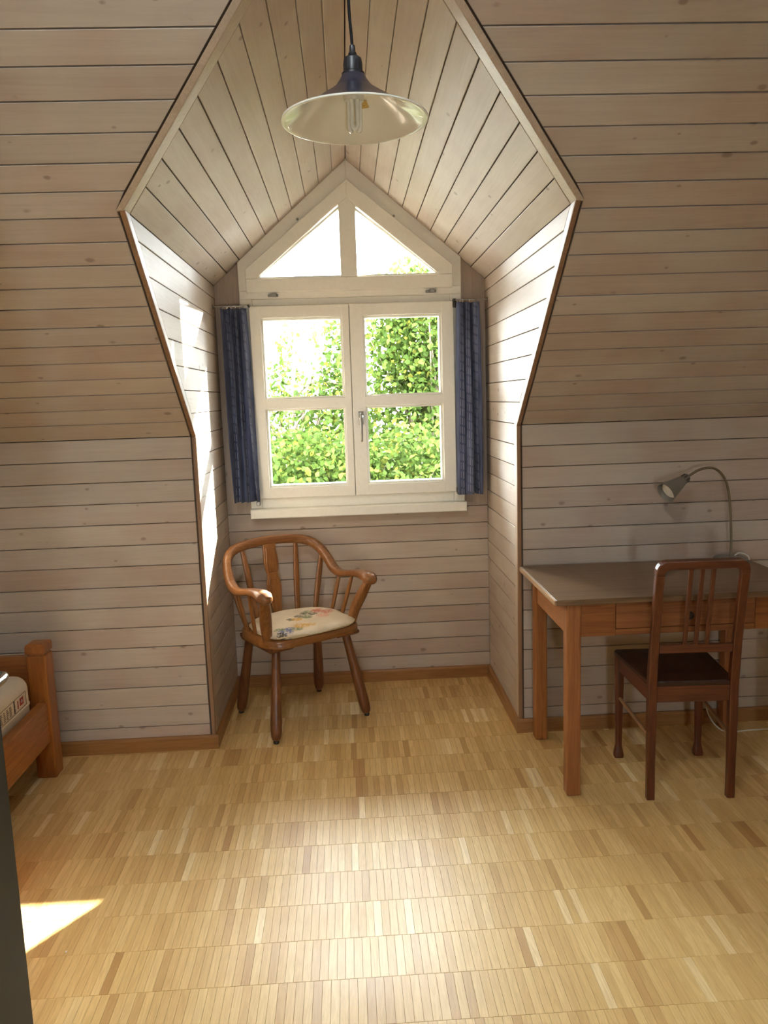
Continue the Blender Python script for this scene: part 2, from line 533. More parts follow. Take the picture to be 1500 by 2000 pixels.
# --- dormer cheeks (boards run along Y), ceiling planes and back wall
LIN = 0.060                                    # depth of the lining round the opening
def cheek_front(z): return (YK if z <= ZK else roofY(z)) + LIN + 0.004
for side in (-1, 1):
    X = XL if side < 0 else XR
    N = (1, 0, 0) if side < 0 else (-1, 0, 0)
    xb = X - side * -BT
    bk = [(YK + 0.03, 0.0), (YB + 0.03, 0.0), (YB + 0.03, ZE + 0.02), (roofY(ZE) + 0.03, ZE + 0.02), (YK + 0.03, ZK)]
    w = obj('wall_cheek_left' if side < 0 else 'wall_cheek_right', add_prism(B(), bk, (X + side * BT, 0, 0), (0, 1, 0), (0, 0, 1), N, 0.03), M_back)
    tag(w, 'whitewashed board side wall of the dormer on the %s' % ('left, streaked with sunlight' if side < 0 else 'right'), 'wall', kind='structure')
    e = joints(1.397, 0.0917, ZB * 0.5, 1.397) + joints(1.397, 0.0932, 1.397, ZE)[1:]
    for a, b in zip(e, e[1:]):
        a2, b2 = a + GAP * 0.38, b - GAP * 0.38
        poly = [(cheek_front(a2), a2), (YB, a2), (YB, b2), (cheek_front(b2), b2)]
        if a2 < ZK < b2: poly.append((cheek_front(ZK), ZK))
        board(poly, (X, 0, 0), (0, 1, 0), (0, 0, 1), N, M_boardY, w)
    # sloping ceiling of the dormer
    D = Vector((XM - X, 0, ZR - ZE)); L = D.length; Dn = D.normalized()
    Nc = Vector((-side * Dn.z, 0, -abs(Dn.x))) if side < 0 else Vector((-Dn.z, 0, -abs(Dn.x)))
    Nc = Vector((0, 1, 0)).cross(Dn); Nc = Nc if Nc.z < 0 else -Nc
    O = Vector((X, 0, ZE))
    fy = lambda d: roofY(ZE + Dn.z * d)
    bk = [(fy(0) + 0.006, -0.02), (YB + 0.03, -0.02), (YB + 0.03, L + 0.035), (fy(L) + 0.006, L + 0.035)]
    c = obj('ceiling', add_prism(B(), bk, O - Nc * BT, (0, 1, 0), Dn, Nc, 0.03), M_back)
    tag(c, 'whitewashed boards of the dormer ceiling sloping up to the ridge from the %s' % ('left' if side < 0 else 'right'), 'ceiling', kind='structure')
    e = joints(0.0925, 0.0902, 0.0, L)
    for a, b in zip(e, e[1:]):
        a2, b2 = a + GAP * 0.45, b - GAP * 0.45
        if b == e[-1]: b2 = b - 0.0012
        if a == 0.0: a2 = 0.0008
        jt = random.uniform(0, 0.004)
        board([(fy(a2) + LIN + 0.004 + jt, a2), (YB, a2), (YB, b2), (fy(b2) + LIN + 0.004 + jt, b2)], O, (0, 1, 0), Dn, Nc, M_boardY, c, 'ceiling_board')

# back wall of the dormer round the window
FX0, FX1, FZ0 = -0.515, 0.608, 0.975           # outer edges of the window frame
FSH, FAP = 2.222, 2.704                        # shoulder and apex height of the frame
wb = bmesh.new()
add_prism(wb, [(XL - 0.03, 0), (XR + 0.03, 0), (XR + 0.03, FZ0), (XL - 0.03, FZ0)], (0, YB + BT, 0), (1, 0, 0), (0, 0, 1), (0, -1, 0), 0.035)
add_prism(wb, [(XL - 0.03, FZ0), (FX0 + 0.004, FZ0), (FX0 + 0.004, FSH + 0.02), (XL - 0.03, ZE + 0.01)], (0, YB + BT, 0), (1, 0, 0), (0, 0, 1), (0, -1, 0), 0.035)
add_prism(wb, [(FX1 - 0.004, FZ0), (XR + 0.03, FZ0), (XR + 0.03, ZE + 0.01), (FX1 - 0.004, FSH + 0.02)], (0, YB + BT, 0), (1, 0, 0), (0, 0, 1), (0, -1, 0), 0.035)
for pl in ([(XL - 0.05, ZE - 0.05), (XM + 0.02, ZR - 0.005), (XM + 0.02, ZR + 0.09), (XL - 0.05, ZE + 0.06)], [(XR + 0.05, ZE - 0.05), (XR + 0.05, ZE + 0.06), (XM - 0.02, ZR + 0.09), (XM - 0.02, ZR - 0.005)]):
    add_prism(wb, pl, (0, YB + 0.031, 0), (1, 0, 0), (0, 0, 1), (0, -1, 0), 0.03)
w = obj('wall_back', wb, M_back)
tag(w, 'whitewashed board wall of the dormer around and under the window', 'wall', kind='structure')
e = joints(0.854, 0.0897, ZB * 0.5, FZ0 - 0.03)
for a, b in zip(e, e[1:]):
    board([(XL, a + GAP * 0.38), (XR, a + GAP * 0.38), (XR, b - GAP * 0.38), (XL, b - GAP * 0.38)], (0, YB, 0), (1, 0, 0), (0, 0, 1), (0, -1, 0), M_boardX, w)
zt = e[-1] + GAP * 0.4
kl = (ZR - ZE) / (XM - XL); kr = (ZR - ZE) / (XR - XM)
board([(XL, zt), (FX0 - 0.001, zt), (FX0 - 0.001, ZE + kl * (FX0 - XL)), (XL, ZE)], (0, YB, 0), (1, 0, 0), (0, 0, 1), (0, -1, 0), M_boardZ, w)
board([(FX1 + 0.001, zt), (XR, zt), (XR, ZE), (FX1 + 0.001, ZE + kr * (XR - FX1))], (0, YB, 0), (1, 0, 0), (0, 0, 1), (0, -1, 0), M_boardZ, w)
board([(FX0, zt), (FX1, zt), (FX1, FZ0 + 0.01), (FX0, FZ0 + 0.01)], (0, YB, 0), (1, 0, 0), (0, 0, 1), (0, -1, 0), M_boardX, w)

# --- lining and edge strips round the dormer opening
def para_bar(P0, P1, a0, a1, b):
    """bar between P0 and P1 with a parallelogram section spanned by a (at both ends) and b"""
    bm = bmesh.new()
    P0, P1, a0, a1, b = map(Vector, (P0, P1, a0, a1, b))
    r0 = [bm.verts.new(p) for p in (P0, P0 + a0, P0 + a0 + b, P0 + b)]
    r1 = [bm.verts.new(p) for p in (P1, P1 + a1, P1 + a1 + b, P1 + b)]
    for i in range(4):
        j = (i + 1) % 4; bm.faces.new((r0[i], r0[j], r1[j], r1[i]))
    bm.faces.new(r0[::-1]); bm.faces.new(r1)
    bmesh.ops.bevel(bm, geom=bm.edges[:], offset=0.0015, segments=1, affect='EDGES')
    return bm
tn = 1
for side in (-1, 1):
    X = XL if side < 0 else XR
    pts = [(X, YK, ZB), (X, YK, ZK), (X, roofY(ZE), ZE), (XM, roofY(ZR), ZR)]
    names = ['knee wall', 'roof slope', 'gable rake']
    for k in range(3):
        P0, P1 = Vector(pts[k]), Vector(pts[k + 1])
        pr = Vector((0, -0.003, -0.001))
        out = Vector((side, 0, 0))
        wd = (EDGE, EDGE, 0.024)[k]
        inn = Vector((-side * 0.0015, 0, 0)) if k < 2 else Vector((0, 0, -0.0015))
        t = obj('trim_%d' % tn, para_bar(P0 + inn + pr + Vector((0, 0.012, 0)), P1 + inn + pr + Vector((0, 0.012, 0)), out * 0.013, out * 0.013, (0, LIN - 0.009, 0)), M_lining)
        tag(t, 'pale lining board with brown edge along the %s %s edge of the dormer opening' % ('left' if side < 0 else 'right', names[k]), 'trim', kind='structure')
        obj('edge_strip', para_bar(P0 + inn * 2 + pr * 2, P1 + inn * 2 + pr * 2, out * wd, out * wd, (0, 0.015, 0)), M_edge if k < 2 else M_lining, t)
        tn += 1

# --- skirting boards
def skirting(nm, P0, P1, nrm, m, lab):
    P0, P1, nrm = Vector(P0), Vector(P1), Vector(nrm)
    d = (P1 - P0); L = d.length; d.normalize()
    prof = [(0, 0.0), (0.015, 0.0), (0.015, ZB - 0.010), (0.010, ZB), (0, ZB)]
    bm = bmesh.new()
    add_prism(bm, prof, P0, nrm, (0, 0, 1), -d, L)
    o = obj(nm, bm, m); tag(o, lab, 'skirting board', kind='structure'); return o
T = 0.015
skirting('baseboard_left', (XW0, YK, 0), (XL + T, YK, 0), (0, -1, 0), M_base, 'oak skirting board under the left low wall')
skirting('baseboard_right', (XR - T, YK, 0), (XW1, YK, 0), (0, -1, 0), M_base, 'oak skirting board behind the desk')
skirting('baseboard_cheek_left', (XL, YK + 0.0, 0), (XL, YB, 0), (1, 0, 0), M_baseY, 'oak skirting board along the left side of the dormer floor')
skirting('baseboard_cheek_right', (XR, YK + 0.0, 0), (XR, YB, 0), (-1, 0, 0), M_baseY, 'oak skirting board along the right side of the dormer floor')
skirting('baseboard_back', (XL + T, YB, 0), (XR - T, YB, 0), (0, -1, 0), M_base, 'oak skirting board under the dormer window')

# --- the rest of the room, behind and beside the camera
for nm, X, s in (('wall_side_left', XW0, -1), ('wall_side_right', XW1, 1)):
    g = [(YF, 0), (YK, 0), (YK, ZK), (YRIDGE, ZTOP), (YF, ZK)]
    o = obj(nm, add_prism(B(), g, (X, 0, 0), (0, 1, 0), (0, 0, 1), (-s, 0, 0), 0.06), M_plaster)
    tag(o, 'plain white gable wall on the %s side of the attic' % ('left' if s < 0 else 'right'), 'wall', kind='structure')
VX0, VX1, VZ0, VZ1 = -0.04, 0.27, 0.62, 1.33      # unseen window added in the rear wall to give fill light
bm = bmesh.new()
for a, b, c, d in ((XW0, VX0, 0, ZK), (VX1, XW1, 0, ZK), (VX0, VX1, 0, VZ0), (VX0, VX1, VZ1, ZK)):
    add_box(bm, a, b, YF - 0.06, YF, c, d)
o = obj('wall_front', bm, M_plaster); tag(o, 'low white wall behind the camera', 'wall', kind='structure')
w3 = empty('fill_window_rear', ((VX0 + VX1) / 2, YF, VZ0)); tag(w3, 'unseen narrow upright window added behind the camera for fill light', 'window', kind='structure')
MW = Matrix.Translation((-(VX0 + VX1) / 2, -YF, -VZ0))
bm = bmesh.new()
for a, b, c, d in ((VX0, VX0 + 0.04, VZ0, VZ1), (VX1 - 0.04, VX1, VZ0, VZ1), (VX0 + 0.04, VX1 - 0.04, VZ0, VZ0 + 0.04), (VX0 + 0.04, VX1 - 0.04, VZ1 - 0.04, VZ1)):
    add_box(bm, a, b, YF - 0.055, YF + 0.01, c, d, 0.003, 1, MW)
obj('frame', bm, M_frame, w3)
box('pane', VX0 + 0.035, VX1 - 0.035, YF - 0.03, YF - 0.026, VZ0 + 0.035, VZ1 - 0.035, M_glass, w3, M=MW)
# far roof slope with an unseen roof window, added to brighten the room
FVv, FNv = Vector((0, CS, SS)), Vector((0, SS, -CS))
FO = Vector((0, YF, ZK))
sk = (-0.52, -0.06, 2.34, 2.82)                  # added fill-light opening near the ridge: x0, x1, s0, s1
bm = bmesh.new()
for pl in ([(XW0, 0), (sk[0], 0), (sk[0], S_TOP), (XW0, S_TOP)], [(sk[1], 0), (XW1, 0), (XW1, S_TOP), (sk[1], S_TOP)],
           [(sk[0], 0), (sk[1], 0), (sk[1], sk[2]), (sk[0], sk[2])], [(sk[0], sk[3]), (sk[1], sk[3]), (sk[1], S_TOP), (sk[0], S_TOP)]):
    add_prism(bm, pl, FO, RU, FVv, FNv, 0.05)
o = obj('ceiling', bm, M_boardX); tag(o, 'whitewashed roof slope behind the camera', 'ceiling', kind='structure')
SKC = FO + FVv * sk[2]
w2 = empty('fill_window_roof', SKC); tag(w2, 'unseen roof window added near the ridge behind the camera for fill light', 'window', kind='structure')
bm = bmesh.new(); b = 0.06; h = sk[3] - sk[2]
for pl in ([(sk[0], 0), (sk[0] + b, 0), (sk[0] + b, h), (sk[0], h)], [(sk[1] - b, 0), (sk[1], 0), (sk[1], h), (sk[1] - b, h)],
           [(sk[0] + b, 0), (sk[1] - b, 0), (sk[1] - b, b), (sk[0] + b, b)], [(sk[0] + b, h - b), (sk[1] - b, h - b), (sk[1] - b, h), (sk[0] + b, h)]):
    add_prism(bm, pl, (0, 0, 0), RU, FVv, FNv, 0.06, 0.003)
obj('frame', bm, M_frame, w2)
obj('pane', add_prism(B(), [(sk[0] + 0.05, 0.05), (sk[1] - 0.05, 0.05), (sk[1] - 0.05, h - 0.05), (sk[0] + 0.05, h - 0.05)], -FNv * 0.04, RU, FVv, FNv, 0.004), M_glass, w2)

# ------------------------------------------------------------------ dormer window
w1 = empty('window_1', (0.045, YB, FZ0)); tag(w1, 'cream dormer window with gable pane over two casements', 'window', kind='structure')
WO = Vector((-0.045, 0, -FZ0))                 # parts are written in room x and z
WX, WZ, WN = Vector((1, 0, 0)), Vector((0, 0, 1)), Vector((0, -1, 0))
def wpart(bm, poly, y, t, bev=0.003):
    add_prism(bm, poly, WO + Vector((0, y, 0)), WX, WZ, WN, t, bev)
def rect(x0, x1, z0, z1): return [(x0, z0), (x1, z0), (x1, z1), (x0, z1)]
TX0, TX1, TZ0, TZS, TZA = -0.476, 0.562, 2.070, 2.182, 2.602     # gable sash
CX0, CXM, CX1, CZ0, CZ1 = -0.468, 0.0335, 0.564, 1.029, 2.003    # casements
# fixed frame, y from -0.022 to +0.06
bm = bmesh.new()
F0, F1 = -0.022, 0.075
wpart(bm, rect(FX0, CX0 + 0.012, FZ0, TZ0 - 0.03), F0, F1)
wpart(bm, rect(CX1 - 0.012, FX1, FZ0, TZ0 - 0.03), F0, F1)
wpart(bm, rect(CX0 + 0.012, CX1 - 0.012, FZ0, CZ0 + 0.012), F0, F1)
wpart(bm, rect(FX0, FX1, TZ0 - 0.03, TZ0 + 0.010), F0, F1)
wpart(bm, rect(CX0 + 0.012, CX1 - 0.012, CZ1 - 0.010, TZ0 - 0.03), F0 + 0.012, F1 - 0.012)
ax = 0.5 * (TX0 + TX1)
wpart(bm, [(FX0, TZ0 + 0.010), (TX0 + 0.012, TZ0 + 0.010), (TX0 + 0.012, TZS - 0.004), (ax, TZA - 0.013), (ax, FAP), (FX0, FSH)], F0, F1, 0.002)
wpart(bm, [(FX1, TZ0 + 0.010), (FX1, FSH), (ax, FAP), (ax, TZA - 0.013), (TX1 - 0.012, TZS - 0.004), (TX1 - 0.012, TZ0 + 0.010)], F0, F1, 0.002)
obj('outer_frame', bm, M_frame, w1)
# gable sash: outer pentagon, two triangular panes
GZ = 2.146
GL = [(-0.406, GZ), (0.008, GZ), (0.008, 2.471)]
GR = [(0.075, GZ), (0.478, GZ), (0.075, 2.463)]
bm = bmesh.new(); y0, t0 = -0.045, 0.065
wpart(bm, [(TX0, TZ0), (TX1, TZ0), (TX1, GZ - 0.010), (TX0, GZ - 0.010)], y0, t0)
wpart(bm, [(TX0, GZ - 0.0095), (-0.424, GZ - 0.0095), (0.0, 2.4745 + 0.010), (ax, 2.5145), (ax, TZA), (TX0, TZS)], y0, t0, 0.002)
wpart(bm, [(TX1, GZ - 0.0095), (TX1, TZS), (ax, TZA), (ax, 2.5145), (0.083, 2.4755), (0.497, GZ - 0.0095)], y0, t0, 0.002)
wpart(bm, [(0.0, GZ - 0.0095), (0.083, GZ - 0.0095), (0.083, 2.475), (ax, 2.514), (0.0, 2.484)], y0, t0, 0.002)
gs = obj('gable_sash', bm, M_frame, w1)
def bead(poly, parent, w=0.010):
    """slim moulding inside an opening, set back from the face"""
    n = len(poly); bm = bmesh.new()
    c = Vector((sum(p[0] for p in poly) / n, sum(p[1] for p in poly) / n))
    def off(d):
        out = []
        for i in range(n):
            p0, p1, p2 = Vector(poly[i - 1]), Vector(poly[i]), Vector(poly[(i + 1) % n])
            d1, d2 = (p1 - p0).normalized(), (p2 - p1).normalized()
            n1, n2 = Vector((-d1.y, d1.x)), Vector((-d2.y, d2.x))
            out.append(p1 + (n1 + n2) * (d / (1 + n1.dot(n2))))
        return out
    outer, inner = off(-w), poly
    for i in range(n):
        j = (i + 1) % n
        add_prism(bm, [tuple(outer[i]), tuple(outer[j]), tuple(inner[j]), tuple(inner[i])], WO + Vector((0, -0.028, 0)), WX, WZ, WN, 0.05, 0.0015)
    return obj('glazing_bead', bm, M_frame, parent)
for g in (GL, GR):
    bead(g, gs)
    obj('pane', add_prism(B(), g, WO + Vector((0, 0.004, 0)), WX, WZ, WN, 0.004), M_glass, gs)
# casements
for x0, x1, gx0, gx1 in ((CX0, CXM - 0.0015, -0.401, -0.0145), (CXM + 0.0015, CX1, 0.112, 0.489)):
    bm = bmesh.new(); b = 0.010
    wpart(bm, rect(x0, gx0 - b, CZ0, CZ1), y0, t0)
    wpart(bm, rect(gx1 + b, x1, CZ0, CZ1), y0, t0)
    for z0_, z1_ in ((CZ0, 1.096 - b), (1.477 + b, 1.548 - b), (1.932 + b, CZ1)):
        wpart(bm, rect(gx0 - b - 0.006, gx1 + b + 0.006, z0_, z1_), y0 + 0.0006, t0 - 0.0012)
    cs = obj('casement', bm, M_frame, w1)
    for z0_, z1_ in ((1.096, 1.477), (1.548, 1.932)):
        bead(rect(gx0, gx1, z0_, z1_), cs)
        obj('pane', add_prism(B(), rect(gx0 - 0.004, gx1 + 0.004, z0_ - 0.004, z1_ + 0.004), WO + Vector((0, 0.004, 0)), WX, WZ, WN, 0.004), M_glass, cs)
# cover strip where the casements meet, handle, sill, hinges
bm = bmesh.new(); wpart(bm, rect(0.010, 0.057, CZ0 - 0.008, CZ1 + 0.004), 0.0195, 0.014, 0.0); obj('cover_strip', bm, M_frame, w1)
bm = bmesh.new()
hx = 0.0745
add_prism(bm, rect(hx - 0.013, hx + 0.013, 1.395, 1.462), WO + Vector((0, -0.055, 0)), WX, WZ, WN, 0.010, 0.003)
hb = obj('handle', bm, M_metal, w1); shade_auto(hb, 50)
bm = bmesh.new()
add_lathe(bm, [(0.011, 0), (0.010, 0.03), (0.006, 0.036)], 14, align(WO + Vector((hx, -0.055, 1.437)), WO + Vector((hx, -0.09, 1.437))))
add_sweep(bm, [WO + Vector((hx, -0.085, z)) + Vector((0, -0.004 * math.sin(k), 0)) for k, z in enumerate((1.446, 1.43, 1.39, 1.34, 1.312, 1.308))], [(0.006, 0.005), (0.0095, 0.008), (0.0085, 0.007), (0.0075, 0.006), (0.0065, 0.005), (0.003, 0.003)], 10, (0, 1, 0))
shade_auto(obj('lever', bm, M_metal, hb))
bm = bmesh.new(); add_prism(bm, rect(-0.514, 0.611, 0.928, 0.976), WO + Vector((0, -0.075, 0)), WX, WZ, WN, 0.095, 0.004)
obj('sill', bm, M_frame, w1)
for hxx, hz, y_, sz in ((CX1 + 0.004, 1.99, -0.05, 0.022), (CX1 + 0.006, 1.04, -0.05, 0.012), (CX0 - 0.004, 1.05, -0.05, 0.03)):
    bm = bmesh.new(); add_lathe(bm, [(0.008, -sz), (0.0095, -sz + 0.003), (0.0095, sz - 0.003), (0.008, sz)], 12, Matrix.Translation(WO + Vector((hxx, y_, hz))))
    shade_auto(obj('hinge', bm, M_darkmetal, w1))
bm = bmesh.new(); add_box(bm, CX0 - 0.014, CX0 + 0.004, -0.06, -0.03, 0.995, 1.018, 0.003, 1, Matrix.Translation(WO))
obj('corner_hinge', bm, M_metal, w1)
for hxx in (-0.345, 0.452):
    bm = bmesh.new()
    add_box(bm, hxx - 0.026, hxx + 0.026, -0.034, -0.02, 2.048, 2.060, 0.003, 1, Matrix.Translation(WO))
    add_box(bm, hxx - 0.010, hxx + 0.018, -0.046, -0.03, 2.046, 2.064, 0.003, 1, Matrix.Translation(WO))
    obj('latch', bm, M_metal, w1)
for hxx, hz in ((-0.205, 2.42), (0.275, 2.425)):
    bm = bmesh.new(); add_lathe(bm, [(0.006, 0), (0.007, 0.005), (0.003, 0.009)], 10, align(WO + Vector((hxx, -0.022, hz)), WO + Vector((hxx, -0.04, hz))))
    shade_auto(obj('screw_eye', bm, M_metal, w1))

# portals help the sky find its way in through the openings
for nm, loc, sx, sy_, rot in (('dormer_portal', (0.045, YB + 0.10, 1.83), 1.15, 1.75, (R(-90), 0, 0)), ('rear_portal', ((VX0 + VX1) / 2, YF - 0.1, (VZ0 + VZ1) / 2), VX1 - VX0, VZ1 - VZ0, (R(90), 0, 0))):
    ld = bpy.data.lights.new(nm, 'AREA'); ld.shape = 'RECTANGLE'; ld.size = sx; ld.size_y = sy_
    ld.cycles.is_portal = True
    lo = bpy.data.objects.new(nm, ld); COL.objects.link(lo); lo.location = loc; lo.rotation_euler = rot

ld = bpy.data.lights.new('roof_fill_portal', 'AREA'); ld.shape = 'RECTANGLE'; ld.size = sk[1] - sk[0]; ld.size_y = sk[3] - sk[2]; ld.cycles.is_portal = True
lo = bpy.data.objects.new('roof_fill_portal', ld); COL.objects.link(lo); lo.location = SKC + FVv * (0.5 * (sk[3] - sk[2])) + RU * (0.5 * (sk[0] + sk[1])) - FNv * 0.08
lo.rotation_euler = (-FNv).to_track_quat('Z', 'Y').to_euler()

# ------------------------------------------------------------------ armchair in the dormer
WR = dict(stretch=0.06, vary=0.05)
AC_L, AC_D = srgb(153, 104, 59), srgb(112, 67, 32)
M_acZ = wood('honey_walnut_z', AC_L, AC_D, 'Z', rough=0.32, coat=0.25, bump=0.05, **WR)
M_acX = wood('honey_walnut_x', AC_L, AC_D, 'X', rough=0.30, coat=0.25, bump=0.05, **WR)
M_acL = wood('brown_walnut_leg', srgb(126, 79, 45), srgb(90, 51, 27), 'Z', rough=0.34, coat=0.2, bump=0.05, **WR)

def armchair():
    ch = empty('armchair', (-0.278, 3.703, 0), R(32.6))
    tag(ch, 'honey brown wooden bow-back armchair with splayed legs under the dormer window', 'chair')
    SZ = 0.462
    # seat: rounded D with a gently bowed front
    def outline(s, dy=0.0):
        pts = []
        for k in range(48):
            a = 2 * math.pi * k / 48
            c, d = math.cos(a), math.sin(a)
            n = 5.0 if d < 0 else 3.0
            r = (abs(c) ** n + abs(d) ** n) ** (-1 / n)
            x = 0.258 * r * c; y = r * d * (0.212 if d < 0 else 0.225)
            if d < 0: y -= 0.010 * (1 - (x / 0.26) ** 2)
            else: x *= 1 - 0.14 * (y / 0.225) ** 2
            pts.append((x * s, y * s + dy))
        return pts
    bm = bmesh.new()
    add_prism(bm, outline(1.0), (0, 0, SZ), (1, 0, 0), (0, 1, 0), (0, 0, 1), 0.036, 0.010)
    shade_auto(obj('seat', bm, M_acX, ch), 60)
    for sx in (-1, 1):
        bm = bmesh.new()
        pr = [(-0.192, SZ - 0.034), (-0.192, SZ - 0.046), (-0.168, SZ - 0.060), (0.130, SZ - 0.060), (0.150, SZ - 0.048), (0.150, SZ - 0.034)]
        add_prism(bm, pr, (0.125 if sx > 0 else -0.232, 0, 0), (0, 1, 0), (0, 0, 1), (-1, 0, 0), 0.107)
        obj('cleat', bm, M_acL, ch)
    # legs
    feet = {(-1, -1): (-0.251, -0.215), (1, -1): (0.244, -0.213), (-1, 1): (-0.221, 0.215), (1, 1): (0.228, 0.213)}
    for (sx, sy), (fx, fy_) in feet.items():
        top = Vector((sx * 0.188, -0.135 if sy < 0 else 0.135, SZ - 0.055)); bot = Vector((fx, fy_, 0.012))
        L = (top - bot).length
        bm = bmesh.new()
        prof = [(0.010, 0), (0.019, 0.006), (0.0235, 0.02), (0.0262, 0.045), (0.0268, 0.08), (0.0255, 0.14), (0.0232, 0.22), (0.0210, 0.30), (0.0196, L)]
        add_lathe(bm, prof, 16, align(bot, top))
        lg = shade_auto(obj('leg', bm, M_acL, ch), 50)
        bm = bmesh.new(); add_lathe(bm, [(0.011, 0), (0.013, 0.003), (0.013, 0.010), (0.009, 0.016)], 14, Matrix.Translation((fx, fy_, 0)))
        shade_auto(obj('glide', bm, M_darkmetal, lg))
    # bow rail running from hand to hand
    half = [((0.275, -0.262, 0.668), (0.014, 0.010)), ((0.276, -0.252, 0.672), (0.028, 0.022)), ((0.277, -0.228, 0.682), (0.037, 0.028)), ((0.277, -0.195, 0.689), (0.035, 0.024)), ((0.278, -0.15, 0.690), (0.028, 0.019)),
            ((0.280, -0.09, 0.684), (0.0225, 0.0165)), ((0.282, -0.02, 0.670), (0.0225, 0.017)), ((0.283, 0.05, 0.663), (0.024, 0.019)), ((0.281, 0.105, 0.682), (0.025, 0.022)),
            ((0.274, 0.150, 0.728), (0.023, 0.024)), ((0.255, 0.195, 0.778), (0.021, 0.024)), ((0.215, 0.230, 0.811), (0.019, 0.024)), ((0.15, 0.252, 0.828), (0.018, 0.0235)), ((0.07, 0.262, 0.835), (0.0175, 0.0235)), ((0.0, 0.265, 0.837), (0.0175, 0.0235))]
    pts = [p for p, r in half] + [(-p[0], p[1], p[2]) for p, r in half[-2::-1]]
    rad = [r for p, r in half] + [r for p, r in half[-2::-1]]
    per = 4; sp = catmull(pts, per)
    rr = []
    for i in range(len(pts) - 1):
        for k in range(per):
            t = k / per; rr.append((rad[i][0] * (1 - t) + rad[i + 1][0] * t, rad[i][1] * (1 - t) + rad[i + 1][1] * t))
    rr.append(rad[-1])
    bm = bmesh.new(); add_sweep(bm, sp, rr, 16, (0, 0, 1), 2.5)
    shade_auto(obj('bow_rail', bm, M_acX, ch), 70)
    def bar(name, p0, p1, w, d, bow=0.0, ref=(0, 1, 0), bowdir=(0, 1, 0), prof=None, m=M_acZ):
        p0, p1 = Vector(p0), Vector(p1); n = 12; P = []; Q = []
        for i in range(n + 1):
            t = i / n
            P.append(p0.lerp(p1, t) + Vector(bowdir) * bow * math.sin(math.pi * t))
            k = prof(t) if prof else 1.0
            Q.append((w * k, d * k ** 0.5))
        b = bmesh.new(); add_sweep(b, P, Q, 12, ref, 2.6)
        return shade_auto(obj(name, b, m, ch), 60)
    taper = lambda t: 0.80 + 0.55 * math.sin(math.pi * min(1, t * 0.9 + 0.05)) ** 1.0 * (1 - 0.35 * t)
    for sx in (-1, 1):
        bar('spindle', (sx * 0.112, 0.195, SZ - 0.004), (sx * 0.150, 0.252, 0.818), 0.0128, 0.008, prof=taper)
        bar('spindle', (sx * 0.195, 0.160, SZ - 0.004), (sx * 0.262, 0.183, 0.755), 0.0128, 0.008, prof=taper)
        bar('arm_spindle', (sx * 0.232, 0.062, SZ - 0.004), (sx * 0.280, 0.045, 0.655), 0.0085, 0.008, prof=taper, ref=(1, 0, 0))
        bar('arm_spindle', (sx * 0.235, -0.030, SZ - 0.004), (sx * 0.279, -0.075, 0.672), 0.0085, 0.008, prof=taper, ref=(1, 0, 0))
        # front arm post, curved forward
        P = catmull([(sx * 0.228, -0.135, SZ - 0.004), (sx * 0.238, -0.150, 0.52), (sx * 0.258, -0.188, 0.60), (sx * 0.276, -0.222, 0.668)], 5)
        Q = [(0.0165 + 0.004 * math.sin(math.pi * i / 15), 0.021 + 0.006 * math.sin(math.pi * i / 15)) for i in range(16)]
        b = bmesh.new(); add_sweep(b, P, Q, 14, (1, 0, 0), 2.8); shade_auto(obj('arm_post', b, M_acZ, ch), 60)
    # carved back splat
    prof = [(0.000, 0.026), (0.03, 0.0245), (0.07, 0.029), (0.12, 0.0375), (0.165, 0.0385), (0.195, 0.033), (0.215, 0.0255), (0.235, 0.034), (0.275, 0.0395), (0.31, 0.036), (0.34, 0.033), (0.370, 0.036)]
    zs = [0.370 * i / 36 for i in range(37)]
    hw = [interp([p[0] for p in prof], [p[1] for p in prof], z) for z in zs]
    sm = [sum(hw[max(0, min(36, i + d))] for d in (-1, 0, 1)) / 3 for i in range(37)]
    def splat(shr, y0, t, z0, z1):
        pl = [(w - shr, z) for w, z in zip(sm, zs) if z0 <= z <= z1]
        return [(-x, z) for x, z in pl[::-1]] + pl
    O = Vector((0, 0.197, SZ - 0.006)); V = Vector((0, 0.062, 0.372)).normalized(); N = Vector((1, 0, 0)).cross(V); N = N if N.y < 0 else -N
    bm = bmesh.new(); add_prism(bm, splat(0, 0, 0, 0, 1), O + N * 0.007, (1, 0, 0), V, N, 0.014, 0.002)
    s_ = obj('splat', bm, M_acZ, ch)
    for a, b_ in ((0.01, 0.205), (0.225, 0.355)):
        bm = bmesh.new(); add_prism(bm, splat(0.0085, 0, 0, a, b_), O + N * 0.0105, (1, 0, 0), V, N, 0.0045, 0.0030)
        obj('carved_panel', bm, M_acZ, s_)
    return ch, outline, SZ
ARM, arm_outline, ARM_SZ = armchair()

